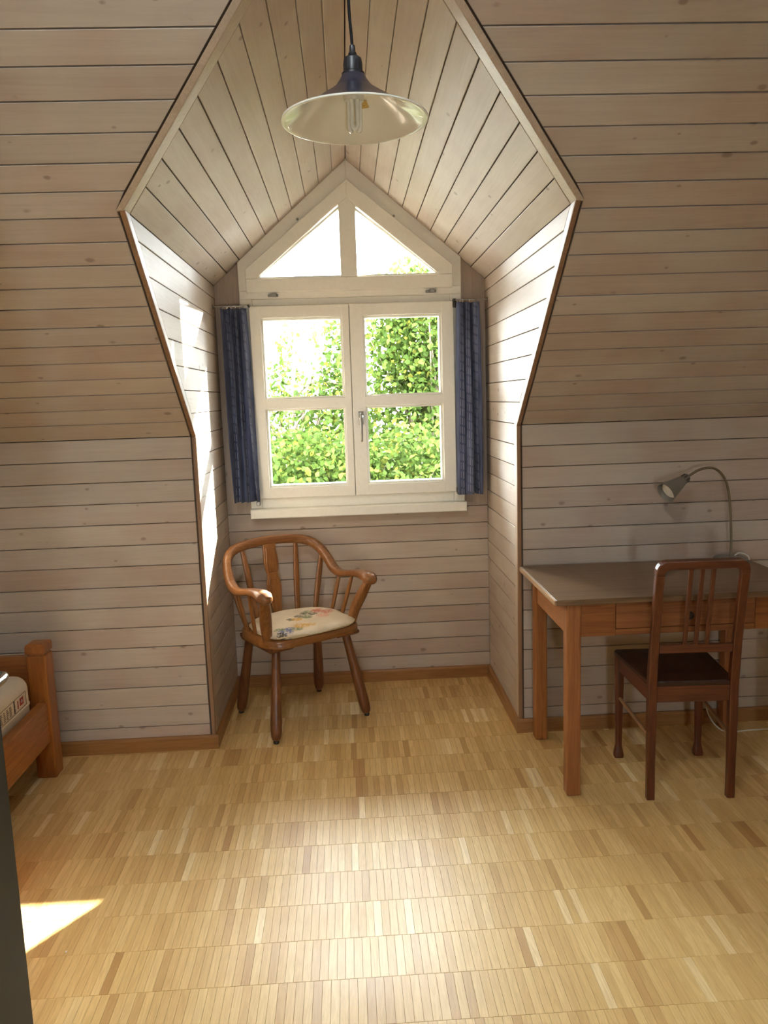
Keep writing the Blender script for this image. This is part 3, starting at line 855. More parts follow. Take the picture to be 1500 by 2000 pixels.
def cushion_material():
    m, nt, bs = mat('cream_floral_linen'); q = NB(nt)
    tc = q.n('ShaderNodeTexCoord'); p = tc.outputs['Object']
    nz = q.n('ShaderNodeTexNoise'); q.l(p, nz.inputs['Vector']); nz.inputs['Scale'].default_value = 55; nz.inputs['Detail'].default_value = 3
    wob = q.vmath('MULTIPLY', q.vmath('SUBTRACT', nz.outputs['Color'], (0.5, 0.5, 0.5)), (0.045, 0.045, 0))
    pw = q.vmath('ADD', p, wob)
    col = q.mix(q.map(q.noise(p, 9, 3), 0.35, 0.7), srgb(226, 213, 190), srgb(208, 193, 168))
    fine = q.noise(p, 120, 2)
    def blob(c, x, y, r, colr, strength=0.85, lo=0.40):
        d = q.vmath('DISTANCE', q.vmath('MULTIPLY', pw, (1, 1, 0)), (x, y, 0))
        f = q.math('MULTIPLY', q.map(d, r * 0.55, r, 1.0, 0.0, True), q.map(fine, lo, lo + 0.12, 0.25, 1.0))
        return q.mix(q.math('MULTIPLY', f, strength), c, colr)
    YE, BL, GR, RD, BK, PK = srgb(206, 160, 70), srgb(74, 98, 156), srgb(112, 128, 92), srgb(196, 112, 96), srgb(56, 56, 50), srgb(216, 160, 140)
    for x, y, r, c in CUSH_FLOWERS(YE, BL, GR, RD, BK, PK): col = blob(col, x, y, r * 1.25, c)
    q.l(col, bs.inputs['Base Color']); bs.inputs['Roughness'].default_value = 0.9; bs.inputs['Specular IOR Level'].default_value = 0.15
    q.bump(q.noise(p, 400, 2), 0.2, 0.001, bs)
    return m
def CUSH_FLOWERS(YE, BL, GR, RD, BK, PK):
    return [(-0.155, -0.150, 0.034, BL), (-0.120, -0.130, 0.028, BL), (-0.185, -0.165, 0.022, BK), (-0.095, -0.150, 0.026, GR), (-0.165, -0.110, 0.024, GR), (-0.055, -0.115, 0.040, YE), (-0.010, -0.125, 0.025, YE),
            (-0.045, 0.010, 0.020, BK), (-0.015, 0.000, 0.028, YE), (0.015, 0.035, 0.022, BK), (0.040, 0.005, 0.030, GR), (0.060, 0.060, 0.024, BK), (0.085, 0.075, 0.022, GR), (0.090, 0.030, 0.024, BK),
            (0.130, 0.060, 0.030, RD), (0.165, 0.020, 0.034, RD), (0.115, -0.030, 0.034, PK), (0.150, 0.075, 0.022, RD)]
M_cush = cushion_material()
def cushion():
    bm = bmesh.new(); out = arm_outline(0.90)
    rng = random.Random(5)
    prof = [(0.965, 0.000), (0.99, 0.004), (1.0, 0.0085), (1.0, 0.0125), (0.985, 0.018), (0.95, 0.0245), (0.88, 0.029), (0.76, 0.031), (0.55, 0.030), (0.3, 0.029), (0.08, 0.028)]
    rings = []; n = len(out)
    def wave(k): return 0.0035 * math.sin(2 * math.pi * 5 * k / n) + 0.002 * math.sin(2 * math.pi * 9 * k / n + 1)
    for j, (s, z) in enumerate(prof):
        fade = 1.0 if j < 4 else max(0.0, 1 - (j - 3) / 4)
        rings.append([bm.verts.new((x * s, y * s, max(0, z + (wave(k) * fade if j > 1 else 0)))) for k, (x, y) in enumerate(out)])
    for a, b in zip(rings, rings[1:]):
        for k in range(n):
            l = (k + 1) % n; bm.faces.new((a[k], a[l], b[l], b[k]))
    bm.faces.new(rings[0][::-1]); bm.faces.new(rings[-1])
    mw = Matrix.Translation((-0.278, 3.703, 0)) @ Matrix.Rotation(R(32.6), 4, 'Z')
    root = empty('seat_cushion', mw @ Vector((0.004, -0.020, ARM_SZ + 0.0005)), R(32.6))
    tag(root, 'flat cream seat cushion with faded floral print lying on the armchair', 'cushion')
    shade_auto(obj('cover', bm, M_cush, root), 80)
    bm = bmesh.new()
    P = [(x * 1.008, y * 1.008, 0.0105 + wave(k)) for k, (x, y) in enumerate(out)]; P.append(P[0])
    add_sweep(bm, P, 0.0026, 6, (0, 0, 1), caps=False)
    shade_auto(obj('piping', bm, plain('cream_piping', srgb(214, 198, 164), 0.85), root), 80)
cushion()

# ------------------------------------------------------------------ desk on the right
M_deskZ = wood('orange_pine_z', srgb(167, 110, 61), srgb(128, 72, 34), 'Z', rough=0.38, coat=0.1, knots=0.08, knot_col=srgb(99, 54, 27), stretch=0.05, vary=0.06)
M_deskX = wood('orange_pine_x', srgb(155, 97, 52), srgb(113, 63, 29), 'X', rough=0.40, knots=0.12, knot_col=srgb(99, 54, 27), stretch=0.05, vary=0.06)
M_deskY = wood('orange_pine_y', srgb(171, 113, 63), srgb(131, 76, 36), 'Y', rough=0.40, knots=0.22, knot_col=srgb(108, 59, 31), stretch=0.05, vary=0.05)
M_dtop = wood('worn_dark_desktop', srgb(138, 108, 78), srgb(62, 43, 29), 'X', fine=210, coarse=30, stretch=0.02, contrast=(0.30, 0.78), rough=0.34, bump=0.5, vary=0.0, spec=0.5)
def desk():
    X0, X1, Y0, Y1, ZT = 0.733, 1.735, 2.762, 3.358, 0.775
    d = empty('desk', ((X0 + X1) / 2, (Y0 + Y1) / 2, 0)); tag(d, 'old pine writing desk with dark worn top and one drawer', 'desk')
    T_ = Matrix.Translation((-(X0 + X1) / 2, -(Y0 + Y1) / 2, 0))
    top = box('table_top', X0 + 0.006, X1, Y0, Y1, ZT - 0.022, ZT, M_dtop, d, 0.003, 2, T_)
    b = box('edge_lipping', X0, X0 + 0.0075, Y0 + 0.001, Y1 - 0.001, ZT - 0.022, ZT - 0.001, wood('worn_pale_lipping', srgb(176, 142, 106), srgb(138, 104, 74), 'Y', rough=0.3, vary=0), top, 0.003, 2, T_)
    lx0, lx1, ly0, ly1, w = X0 + 0.050, X1 - 0.050, Y0 + 0.018, Y1 - 0.024, 0.054
    zb = ZT - 0.022
    for ax_ in (lx0, lx1 - w):
        for ay in (ly0, ly1 - w):
            box('leg', ax_, ax_ + w, ay, ay + w, 0, zb, M_deskZ, d, 0.006, 2, T_)
    za = zb - 0.128
    box('side_apron', lx0 + 0.010, lx0 + 0.030, ly0 + w, ly1 - w, za, zb, M_deskY, d, 0.002, 1, T_)
    box('side_apron', lx1 - 0.030, lx1 - 0.010, ly0 + w, ly1 - w, za, zb, M_deskY, d, 0.002, 1, T_)
    box('back_apron', lx0 + w, lx1 - w, ly1 - 0.034, ly1 - 0.014, za, zb, M_deskX, d, 0.002, 1, T_)
    fx0, fx1, dx0, dx1 = lx0 + w, lx1 - w, 0.970, 1.496
    yf = ly0 + 0.008
    box('front_apron', fx0, dx0 - 0.002, yf, yf + 0.02, za, zb, M_deskX, d, 0.0015, 1, T_)
    box('front_apron', dx1 + 0.002, fx1, yf, yf + 0.02, za, zb, M_deskX, d, 0.0015, 1, T_)
    box('drawer_rail', dx0 - 0.002, dx1 + 0.002, yf + 0.001, yf + 0.02, za, za + 0.024, M_deskX, d, 0.0015, 1, T_)
    dr = box('drawer_front', dx0, dx1, yf - 0.002, yf + 0.018, za + 0.026, zb - 0.003, M_deskX, d, 0.002, 1, T_)
    bm = bmesh.new(); kx, kz = (dx0 + dx1) / 2 + 0.006, (za + zb) / 2 + 0.006
    add_lathe(bm, [(0.006, 0), (0.006, 0.008), (0.014, 0.014), (0.0155, 0.022), (0.012, 0.028), (0.004, 0.030)], 16, T_ @ align((kx, yf - 0.002, kz), (kx, yf - 0.04, kz)))
    shade_auto(obj('knob', bm, plain('dark_knob', srgb(40, 26, 18), 0.4), dr))
    box('drawer_box', dx0 + 0.01, dx1 - 0.01, yf + 0.018, yf + 0.42, za + 0.028, zb - 0.02, M_deskY, d, 0, 1, T_)
desk()

# ------------------------------------------------------------------ dark chair at the desk
DK_L, DK_D = srgb(110, 59, 32), srgb(70, 34, 17)
M_dkZ = wood('dark_stained_wood_z', DK_L, DK_D, 'Z', rough=0.36, coat=0.15, stretch=0.06, vary=0.05, bump=0.06)
M_dkX = wood('dark_stained_wood_x', DK_L, DK_D, 'X', rough=0.36, coat=0.15, stretch=0.06, vary=0.05, bump=0.06)
M_dkY = wood('dark_stained_wood_y', DK_L, DK_D, 'Y', rough=0.36, coat=0.15, stretch=0.06, vary=0.05, bump=0.06)
M_seatdk = wood('nearly_black_seat', srgb(63, 36, 20), srgb(38, 20, 11), 'Y', rough=0.38, coat=0.1, vary=0, stretch=0.06)
M_rung = wood('worn_rung', srgb(158, 119, 81), srgb(126, 86, 52), 'Y', rough=0.5, vary=0.05)
def desk_chair():
    c = empty('desk_chair', (1.245, 2.900, 0), R(-3.0)); tag(c, 'dark stained wooden chair with three back slats pushed up to the desk', 'chair')
    yb, yf, hw, fw = -0.176, 0.178, 0.150, 0.166
    SZ = 0.462
    # rear posts: plumb to the seat, leaning back above it
    def post_y(z): return yb if z < 0.44 else yb - 0.075 * ((z - 0.44) / 0.50) ** 1.25
    ZTP = 0.930
    for sx in (-1, 1):
        b = bmesh.new(); zs = [0, 0.15, 0.30, 0.44, 0.52, 0.60, 0.68, 0.76, 0.84, 0.875]
        rings = []
        for z in zs:
            y = post_y(z); wx, wy = (0.0145, 0.0135) if z < 0.3 else (0.0155, 0.016) if z < 0.6 else (0.0155, 0.0125)
            x = sx * hw
            ch = 0.003
            rings.append([b.verts.new((x + dx, y + dy, z)) for dx, dy in ((-wx + ch, -wy), (wx - ch, -wy), (wx, -wy + ch), (wx, wy - ch), (wx - ch, wy), (-wx + ch, wy), (-wx, wy - ch), (-wx, -wy + ch))])
        for r0, r1 in zip(rings, rings[1:]):
            for k in range(8): b.faces.new((r0[k], r0[(k + 1) % 8], r1[(k + 1) % 8], r1[k]))
        b.faces.new(rings[0][::-1]); b.faces.new(rings[-1])
        obj('back_leg', b, M_dkZ, c)
    # top rail with rounded shoulders
    xo, xi = hw + 0.0155, hw - 0.0155
    def arc(cx, cz, r, a0, a1, n=6): return [(cx + r * math.cos(R(a0 + (a1 - a0) * i / n)), cz + r * math.sin(R(a0 + (a1 - a0) * i / n))) for i in range(n + 1)]
    z0 = 0.8755; ro, ri = 0.040, 0.022
    pl = [(-xo, z0)] + [(x, z) for x, z in arc(-xo + ro, ZTP - ro, ro, 180, 90)] + arc(xo - ro, ZTP - ro, ro, 90, 0) + [(xo, z0), (xi, z0)] + arc(xi - ri, z0 + 0.001 + 0.018 - ri + 0.004, ri, 0, 90) + arc(-xi + ri, z0 + 0.001 + 0.018 - ri + 0.004, ri, 90, 180) + [(-xi, z0)]
    b = bmesh.new()
    lean = Vector((0, -0.17, 1)).normalized()
    O = Vector((0, post_y(z0), z0)); N = Vector((0, -1, -0.17)).normalized()
    add_prism(b, [(x, z - z0) for x, z in pl], O + N * 0.0125, (1, 0, 0), lean, N, 0.025, 0.003)
    obj('top_rail', b, M_dkX, c)
    # lower back rail, slats
    zl = 0.590
    b = bmesh.new(); add_box(b, -xi, xi, post_y(zl) - 0.009, post_y(zl) + 0.009, zl - 0.016, zl + 0.016, 0.003)
    obj('lower_rail', b, M_dkX, c)
    for k in (-1, 0, 1):
        b = bmesh.new(); p0 = Vector((k * 0.040, post_y(0.60), 0.604)); p1 = Vector((k * 0.040, post_y(z0 + 0.02), z0 + 0.024))
        add_sweep(b, [p0.lerp(p1, i / 6) for i in range(7)], (0.0075, 0.0055), 8, (0, 1, 0), 6.0)
        shade_auto(obj('slat', b, M_dkZ, c), 30)
    # seat and frame
    b = bmesh.new()
    so = [(-fw - 0.018, yf + 0.012), (-fw - 0.008, yf + 0.022), (fw + 0.008, yf + 0.022), (fw + 0.018, yf + 0.012), (hw + 0.010, yb + 0.018), (xi - 0.002, yb + 0.018), (xi - 0.002, yb - 0.010), (-xi + 0.002, yb - 0.010), (-xi + 0.002, yb + 0.018), (-hw - 0.010, yb + 0.018)]
    add_prism(b, so, (0, 0, SZ), (1, 0, 0), (0, 1, 0), (0, 0, 1), 0.018, 0.005)
    st = obj('seat', b, M_seatdk, c)
    zr = SZ - 0.018
    box('rear_rail', -xi, xi, yb - 0.010, yb + 0.010, zr - 0.062, zr, M_dkX, c, 0.002)
    box('front_rail', -fw + 0.014, fw - 0.014, yf - 0.010, yf + 0.008, zr - 0.050, zr, M_dkX, c, 0.002)
    for sx in (-1, 1):
        b = bmesh.new()
        add_prism(b, [(sx * (hw + 0.012), yb + 0.014), (sx * (fw + 0.012), yf - 0.012), (sx * (fw - 0.006), yf - 0.012), (sx * (hw - 0.006), yb + 0.014)], (0, 0, zr), (1, 0, 0), (0, 1, 0), (0, 0, 1), 0.058, 0.001)
        obj('side_rail', b, M_dkY, c)
        b = bmesh.new()
        P = [(sx * fw, yf, z) for z in (0, 0.012, 0.03, 0.055, 0.085, 0.20, 0.32, zr)]
        add_sweep(b, P, [(0.0185, 0.0185), (0.0195, 0.0195), (0.0165, 0.0165), (0.0120, 0.0120), (0.0125, 0.0125), (0.0145, 0.0145), (0.0170, 0.0170), (0.0180, 0.0180)], 12, (0, 1, 0), 5.0)
        shade_auto(obj('front_leg', b, M_dkZ, c), 40)
        b = bmesh.new()
        add_sweep(b, [Vector((sx * hw, yb, 0.238)).lerp(Vector((sx * fw, yf, 0.262)), i / 6) for i in range(7)], [(0.0065, 0.0065)] + [(0.0078, 0.0078)] * 5 + [(0.0065, 0.0065)], 10)
        shade_auto(obj('rung', b, M_rung, c))
desk_chair()

# ------------------------------------------------------------------ desk lamp with its flex
M_lampgrey = plain('silver_grey_lacquer', srgb(150, 146, 138), 0.38, 0.6, noise=0.03)
M_flex = plain('white_flex', srgb(222, 218, 208), 0.5, noise=0.02)
def desk_lamp():
    bx, by, bz = 1.643, 3.280, 0.775
    l = empty('desk_lamp', (bx, by, bz)); tag(l, 'silver gooseneck lamp with cone shade standing on the desk', 'lamp')
    b = bmesh.new(); add_lathe(b, [(0.070, 0), (0.072, 0.004), (0.070, 0.014), (0.060, 0.0205), (0.012, 0.024), (0.006, 0.024)], 32)
    shade_auto(obj('base', b, M_lampgrey, l), 35)
    P = [(1.643, 0.797), (1.643, 0.87), (1.638, 0.96), (1.628, 1.05), (1.612, 1.118), (1.588, 1.160), (1.556, 1.183), (1.523, 1.188), (1.487, 1.180), (1.460, 1.166), (1.440, 1.153)]
    pts = [Vector((x - bx, (0 if z < 1.0 else (1.0 - z) * 0.06), z - bz)) for x, z in P]
    b = bmesh.new(); add_sweep(b, catmull(pts, 5), 0.0052, 10, (0, 1, 0))
    shade_auto(obj('gooseneck', b, plain('bronze_grey_tube', srgb(140, 128, 104), 0.35, 0.8), l))
    ax_ = Vector((-0.84, -0.30, -0.46)).normalized(); p0 = pts[-1]
    Mx = align(p0, p0 + ax_)
    b = bmesh.new()
    add_lathe(b, [(0.007, -0.004), (0.015, 0.0), (0.0175, 0.006), (0.0195, 0.030), (0.0215, 0.034), (0.024, 0.040), (0.0445, 0.130), (0.0455, 0.132), (0.0435, 0.131), (0.0225, 0.042), (0.010, 0.036)], 28, Mx)
    sh = shade_auto(obj('shade', b, M_lampgrey, l), 35)
    for k in range(8):
        b = bmesh.new(); a = 2 * math.pi * k / 8
        add_box(b, 0.0165, 0.0202, -0.0016, 0.0016, 0.008, 0.029, 0, 1, Mx @ Matrix.Rotation(a, 4, 'Z'))
        obj('vent_slot', b, M_darkmetal, sh)
    b = bmesh.new(); add_lathe(b, [(0.010, 0.036), (0.012, 0.05), (0.027, 0.084), (0.0365, 0.110), (0.035, 0.113), (0.02, 0.116), (0.004, 0.117)], 20, Mx)
    shade_auto(obj('bulb', b, plain('frosted_reflector_bulb', srgb(232, 228, 215), 0.25, 0.0), l))
    # flex: from the base, over the desk edge, down behind and along the floor
    W = lambda x, y, z: Vector((x - bx, y - by, z - bz))
    P = [W(1.665, 3.285, 0.80), W(1.690, 3.30, 0.806), W(1.722, 3.30, 0.797), W(1.742, 3.31, 0.770), W(1.744, 3.33, 0.70), W(1.740, 3.345, 0.55), W(1.70, 3.345, 0.42), W(1.64, 3.33, 0.30), W(1.578, 3.315, 0.20),
         W(1.560, 3.30, 0.13), W(1.575, 3.285, 0.06), W(1.615, 3.265, 0.012), W(1.67, 3.255, 0.0045), W(1.74, 3.26, 0.0045), W(1.83, 3.262, 0.0045), W(1.95, 3.27, 0.0045), W(2.2, 3.30, 0.0045)]
    b = bmesh.new(); add_sweep(b, catmull(P, 6), 0.0032, 8)
    shade_auto(obj('power_cord', b, M_flex, l))
desk_lamp()

# ------------------------------------------------------------------ pendant lamp from the dormer ridge
def pendant():
    px, py, pz = 0.043, 1.790, 2.121
    l = empty('pendant_lamp', (px, py, ZR)); tag(l, 'dark blue enamel pendant lamp with white inside hanging from the ridge', 'lamp')
    Z = lambda z: z - ZR
    M_blue = plain('dark_navy_enamel', srgb(34, 36, 54), 0.28, 0.0, noise=0.03, coat=0.4)
    M_white = plain('white_enamel', srgb(226, 224, 212), 0.22, 0.0, noise=0.01, coat=0.5)
    out = [(0.0225, 2.212), (0.026, 2.206), (0.031, 2.198), (0.039, 2.187), (0.047, 2.180), (0.090, 2.152), (0.128, 2.130), (0.146, 2.1225), (0.155, 2.1205)]
    b = bmesh.new(); add_lathe(b, [(r, Z(z)) for r, z in out], 56, caps=False)
    # rolled rim and inner skin belong to the white lining
    sh = shade_auto(obj('shade', b, M_blue, l), 60)
    inn = [(0.1545, 2.1212), (0.1575, 2.1195), (0.1575, 2.1165), (0.1545, 2.1155), (0.146, 2.1188), (0.128, 2.1268), (0.090, 2.1490), (0.047, 2.1770), (0.038, 2.184), (0.0225, 2.205)]
    b = bmesh.new(); add_lathe(b, [(r, Z(z)) for r, z in inn], 56, caps=False)
    shade_auto(obj('shade_lining', b, M_white, sh), 60)
    b = bmesh.new(); add_lathe(b, [(0.020, Z(2.206)), (0.0245, Z(2.209)), (0.0245, Z(2.213)), (0.0205, Z(2.216)), (0.0205, Z(2.232)), (0.0185, Z(2.242)), (0.0115, Z(2.2475)), (0.0085, Z(2.2485)), (0.0092, Z(2.252)), (0.0068, Z(2.256)), (0.0058, Z(2.268)), (0.0035, Z(2.270))], 24)
    shade_auto(obj('lamp_holder', b, plain('black_bakelite', srgb(20, 20, 26), 0.4), l), 40)
    P = [(0, 0, Z(2.268)), (-0.001, 0, Z(2.29)), (-0.0035, 0, Z(2.33)), (-0.005, 0, Z(2.40)), (-0.004, 0, Z(2.52)), (0, 0, -0.002)]
    b = bmesh.new(); add_sweep(b, catmull(P, 6), 0.0034, 8, (0, 1, 0))
    shade_auto(obj('flex', b, plain('black_flex', srgb(12, 11, 12), 0.6, spec=0.15), l))
    b = bmesh.new(); add_lathe(b, [(0.04, -0.034), (0.04, -0.015), (0.012, -0.05)][::-1], 20)
    shade_auto(obj('ceiling_rose', b, M_white, l))
    # compact fluorescent bulb: white base and three folded tubes
    b = bmesh.new(); add_lathe(b, [(0.010, Z(2.206)), (0.014, Z(2.204)), (0.0145, Z(2.185)), (0.0215, Z(2.180)), (0.0225, Z(2.163)), (0.020, Z(2.157)), (0.004, Z(2.156))][::-1], 24)
    bu = shade_auto(obj('bulb_base', b, plain('white_bulb_plastic', srgb(228, 224, 212), 0.35), l), 40)
    for k in range(3):
        a = R(30 + 120 * k); c, s = math.cos(a), math.sin(a); t = Vector((-s, c, 0)); o = Vector((c, s, 0)) * 0.0105
        pts = [o + t * 0.0058 + Vector((0, 0, Z(2.158))), o + t * 0.0058 + Vector((0, 0, Z(2.108)))]
        pts += [o + t * 0.0058 * math.cos(q) + Vector((0, 0, Z(2.108) - 0.009 * math.sin(q))) for q in (0.5, 1.0, 1.57, 2.14, 2.64)]
        pts += [o - t * 0.0058 + Vector((0, 0, Z(2.108))), o - t * 0.0058 + Vector((0, 0, Z(2.158)))]
        b = bmesh.new(); add_sweep(b, pts, 0.0046, 10, (c, s, 0))
        shade_auto(obj('tube', b, plain('frosted_tube', srgb(235, 232, 220), 0.15, coat=0.6), bu))
    # small gold sticker inside the shade
    th = R(68); n = Vector((math.cos(th), math.sin(th), 0)); r0, r1 = 0.046, 0.062
    zf = lambda r: interp([0.047, 0.090, 0.128], [2.1765, 2.1485, 2.1263], r) - 0.0026
    t = Vector((-n.y, n.x, 0)); b = bmesh.new()
    q0 = [n * r0 - t * 0.011 + Vector((0, 0, Z(zf(r0)))), n * r0 + t * 0.011 + Vector((0, 0, Z(zf(r0)))), n * r1 + t * 0.011 + Vector((0, 0, Z(zf(r1)))), n * r1 - t * 0.011 + Vector((0, 0, Z(zf(r1))))]
    lo_ = [b.verts.new(v - Vector((0, 0, 0.0016))) for v in q0]; hi = [b.verts.new(v) for v in q0]
    b.faces.new(lo_); b.faces.new(hi[::-1])
    for i in range(4): b.faces.new((lo_[i], hi[i], hi[(i + 1) % 4], lo_[(i + 1) % 4]))
    st = obj('sticker', b, plain('gold_sticker', srgb(206, 170, 96), 0.4, noise=0.2, scale=300), sh)
pendant()

# ------------------------------------------------------------------ bed and mattress on the left
M_bedZ = wood('amber_pine_z', srgb(171, 108, 52), srgb(128, 70, 27), 'Z', rough=0.36, coat=0.15, stretch=0.06, knots=0.05, vary=0.05)
M_bedY = wood('amber_pine_y', srgb(178, 115, 56), srgb(126, 68, 27), 'Y', coarse=10, rough=0.36, coat=0.15, stretch=0.08, knots=0.12, knot_col=srgb(86, 43, 18), vary=0.05)
M_bedX = wood('amber_pine_x', srgb(171, 108, 52), srgb(128, 70, 27), 'X', rough=0.36, coat=0.15, stretch=0.06, knots=0.05, vary=0.05)
def bed():
    X1, X0, Y1, Y0 = -1.268, -2.250, 3.243, 1.250
    pw = 0.081
    b_ = empty('bed', ((X0 + X1) / 2, (Y0 + Y1) / 2, 0)); tag(b_, 'heavy amber pine bed frame with square corner posts', 'bed')
    T_ = Matrix.Translation((-(X0 + X1) / 2, -(Y0 + Y1) / 2, 0))
    for x in (X0, X1 - pw):
        for y in (Y0, Y1 - pw):
            p = box('post', x, x + pw, y, y + pw, 0, 0.530, M_bedZ, b_, 0.006, 2, T_)
            bm = bmesh.new(); add_box(bm, x + 0.007, x + pw - 0.007, y + 0.007, y + pw - 0.007, 0.527, 0.541, 0, 1, T_)
            obj('post_neck', bm, M_bedZ, p)
            bm = bmesh.new()
            t = bmesh.new(); bmesh.ops.create_cube(t, size=1.0)
            for v in t.verts: v.co = Vector((x + pw / 2 + v.co.x * pw, y + pw / 2 + v.co.y * pw, 0.5595 + v.co.z * 0.039))
            tope = [e for e in t.edges if all(v.co.z > 0.57 for v in e.verts)]
            bmesh.ops.bevel(t, geom=tope, offset=0.012, segments=2, profile=0.5, affect='EDGES')
            join(bm, t, T_); obj('post_cap', bm, M_bedZ, p)
    for x in (X0 + 0.012, X1 - 0.052):
        box('side_rail', x, x + 0.040, Y0 + pw - 0.02, Y1 - pw + 0.010, 0.160, 0.330, M_bedY, b_, 0.004, 2, T_)
    for y in (Y0 + 0.02, Y1 - 0.055):
        box('end_rail', X0 + pw - 0.01, X1 - pw + 0.01, y, y + 0.035, 0.19, 0.522, M_bedX, b_, 0.004, 2, T_)
    n = 14
    for k in range(n):
        y = Y0 + 0.14 + k * (Y1 - Y0 - 0.28 - 0.07) / (n - 1)
        box('bed_slat', X0 + 0.052, X1 - 0.052, y, y + 0.07, 0.205, 0.222, M_bedX, b_, 0.002, 1, T_)
    for x in (X0 + 0.052, X1 - 0.074):
        box('slat_ledge', x, x + 0.022, Y0 + pw, Y1 - pw, 0.180, 0.205, M_bedY, b_, 0, 1, T_)
bed()
def mattress():
    X0, X1, Y0, Y1, Z0, Z1 = -2.192, -1.330, 1.345, 3.155, 0.222, 0.468
    m = empty('mattress', ((X0 + X1) / 2, (Y0 + Y1) / 2, Z0)); tag(m, 'cream mattress with printed side label lying in the pine bed', 'mattress')
    t = bmesh.new(); bmesh.ops.create_cube(t, size=1.0)
    for v in t.verts: v.co = Vector((v.co.x * (X1 - X0), v.co.y * (Y1 - Y0), (Z1 - Z0) / 2 + v.co.z * (Z1 - Z0)))
    bmesh.ops.bevel(t, geom=t.edges[:], offset=0.055, segments=6, profile=0.5, affect='EDGES')
    M_m = plain('cream_mattress_cloth', srgb(224, 212, 192), 0.85, noise=0.03, spec=0.2, bump=0.1)
    shade_auto(obj('mattress_core', t, M_m, m), 60)
    b = bmesh.new(); hx, hy = (X1 - X0) / 2, (Y1 - Y0) / 2
    P = []
    for cx, cy_, a0 in ((hx - 0.055, hy - 0.055, 0), (-hx + 0.055, hy - 0.055, 90), (-hx + 0.055, -hy + 0.055, 180), (hx - 0.055, -hy + 0.055, 270)):
        P += [(cx + 0.055 * math.cos(R(a0 + 15 * i)), cy_ + 0.055 * math.sin(R(a0 + 15 * i)), 0.128) for i in range(7)]
    P.append(P[0]); add_sweep(b, P, 0.0038, 6, caps=False)
    shade_auto(obj('seam_piping', b, M_m, m))
    # printed label on the long side: frame lines, columns of small print and a red badge with a white cross
    ink, red, wht = plain('brown_print', srgb(126, 112, 96), 0.8), plain('red_print', srgb(168, 44, 40), 0.7), plain('white_print', srgb(238, 232, 222), 0.7)
    xs = hx + 0.0003
    def patch(name, y0, y1, z0, z1, mm, k=0):
        bb = bmesh.new(); add_box(bb, xs - 0.003, xs + 0.0004 + 0.0003 * k, y0 - (Y0 + Y1) / 2, y1 - (Y0 + Y1) / 2, z0 - Z0, z1 - Z0); return obj(name, bb, mm, m)
    lz0, lz1, ly0, ly1 = 0.358, 0.412, 2.740, 3.085
    bb = bmesh.new()
    for a, b2, c, d in ((ly0, ly1, lz1, lz1 + 0.0018), (ly0, ly1, lz0, lz0 + 0.0018), (ly0, ly0 + 0.003, lz0, lz1), (ly1, ly1 + 0.003, lz0, lz1)):
        add_box(bb, xs - 0.003, xs + 0.0004, a - (Y0 + Y1) / 2, b2 - (Y0 + Y1) / 2, c - Z0, d - Z0)
    obj('label_border', bb, ink, m)
    bb = bmesh.new(); rng = random.Random(2)
    for cidx in range(7):
        y = 2.775 + cidx * 0.026
        for r_ in range(6):
            z = 0.365 + r_ * 0.0068; ln = rng.uniform(0.010, 0.020)
            add_box(bb, xs - 0.003, xs + 0.0004, y - (Y0 + Y1) / 2, y + ln - (Y0 + Y1) / 2, z - Z0, z + 0.0036 - Z0)
    obj('small_print', bb, ink, m)
    bb = bmesh.new()
    for r_ in range(9):
        z = 0.362 + r_ * 0.0056; add_box(bb, xs - 0.003, xs + 0.0004, 2.972 - (Y0 + Y1) / 2, 2.980 + rng.uniform(0, 0.004) - (Y0 + Y1) / 2, z - Z0, z + 0.0044 - Z0)
    obj('print_heading', bb, plain('dark_print', srgb(70, 58, 48), 0.8), m)
    patch('red_wordmark', 3.006, 3.013, 0.368, 0.400, red)
    patch('red_badge', 3.028, 3.060, 0.372, 0.402, red)
    bb = bmesh.new()
    for a, b2, c, d in ((3.041, 3.047, 0.379, 0.395), (3.035, 3.053, 0.3845, 0.3895)):
        add_box(bb, xs - 0.003, xs + 0.0009, a - (Y0 + Y1) / 2, b2 - (Y0 + Y1) / 2, c - Z0, d - Z0)
    obj('badge_cross', bb, wht, m)
mattress()

# ------------------------------------------------------------------ curtains
def curtain_material():
    m, nt, bs = mat('navy_dash_stripe_cotton'); q = NB(nt)
    uv = q.n('ShaderNodeUVMap'); u, v, _ = q.xyz(uv.outputs[0])
    base = q.mix(q.map(q.noise(uv.outputs[0], 6, 3), 0.35, 0.65), srgb(88, 96, 126), srgb(64, 72, 100))
    per = 0.021
    s = q.math('ABSOLUTE', q.math('SUBTRACT', q.math('FRACT', q.math('DIVIDE', u, per)), 0.5))
    line = q.map(s, 0.05, 0.09, 1.0, 0.0)
    rowid = q.math('FLOOR', q.math('DIVIDE', u, per))
    d = q.math('FRACT', q.math('ADD', q.math('DIVIDE', v, 0.046), q.math('MULTIPLY', rowid, 0.07)))
    dash = q.math('GREATER_THAN', d, 0.22)
    blk = q.math('GREATER_THAN', q.math('FRACT', q.math('DIVIDE', u, 0.155)), 0.42)
    f = q.math('MULTIPLY', q.math('MULTIPLY', line, dash), blk)
    q.l(q.mix(q.math('MULTIPLY', f, 0.75), base, srgb(196, 200, 216)), bs.inputs['Base Color'])
    bs.inputs['Roughness'].default_value = 0.85; bs.inputs['Specular IOR Level'].default_value = 0.2
    bs.inputs['Sheen Weight'].default_value = 0.15
    return m
M_curt = curtain_material()
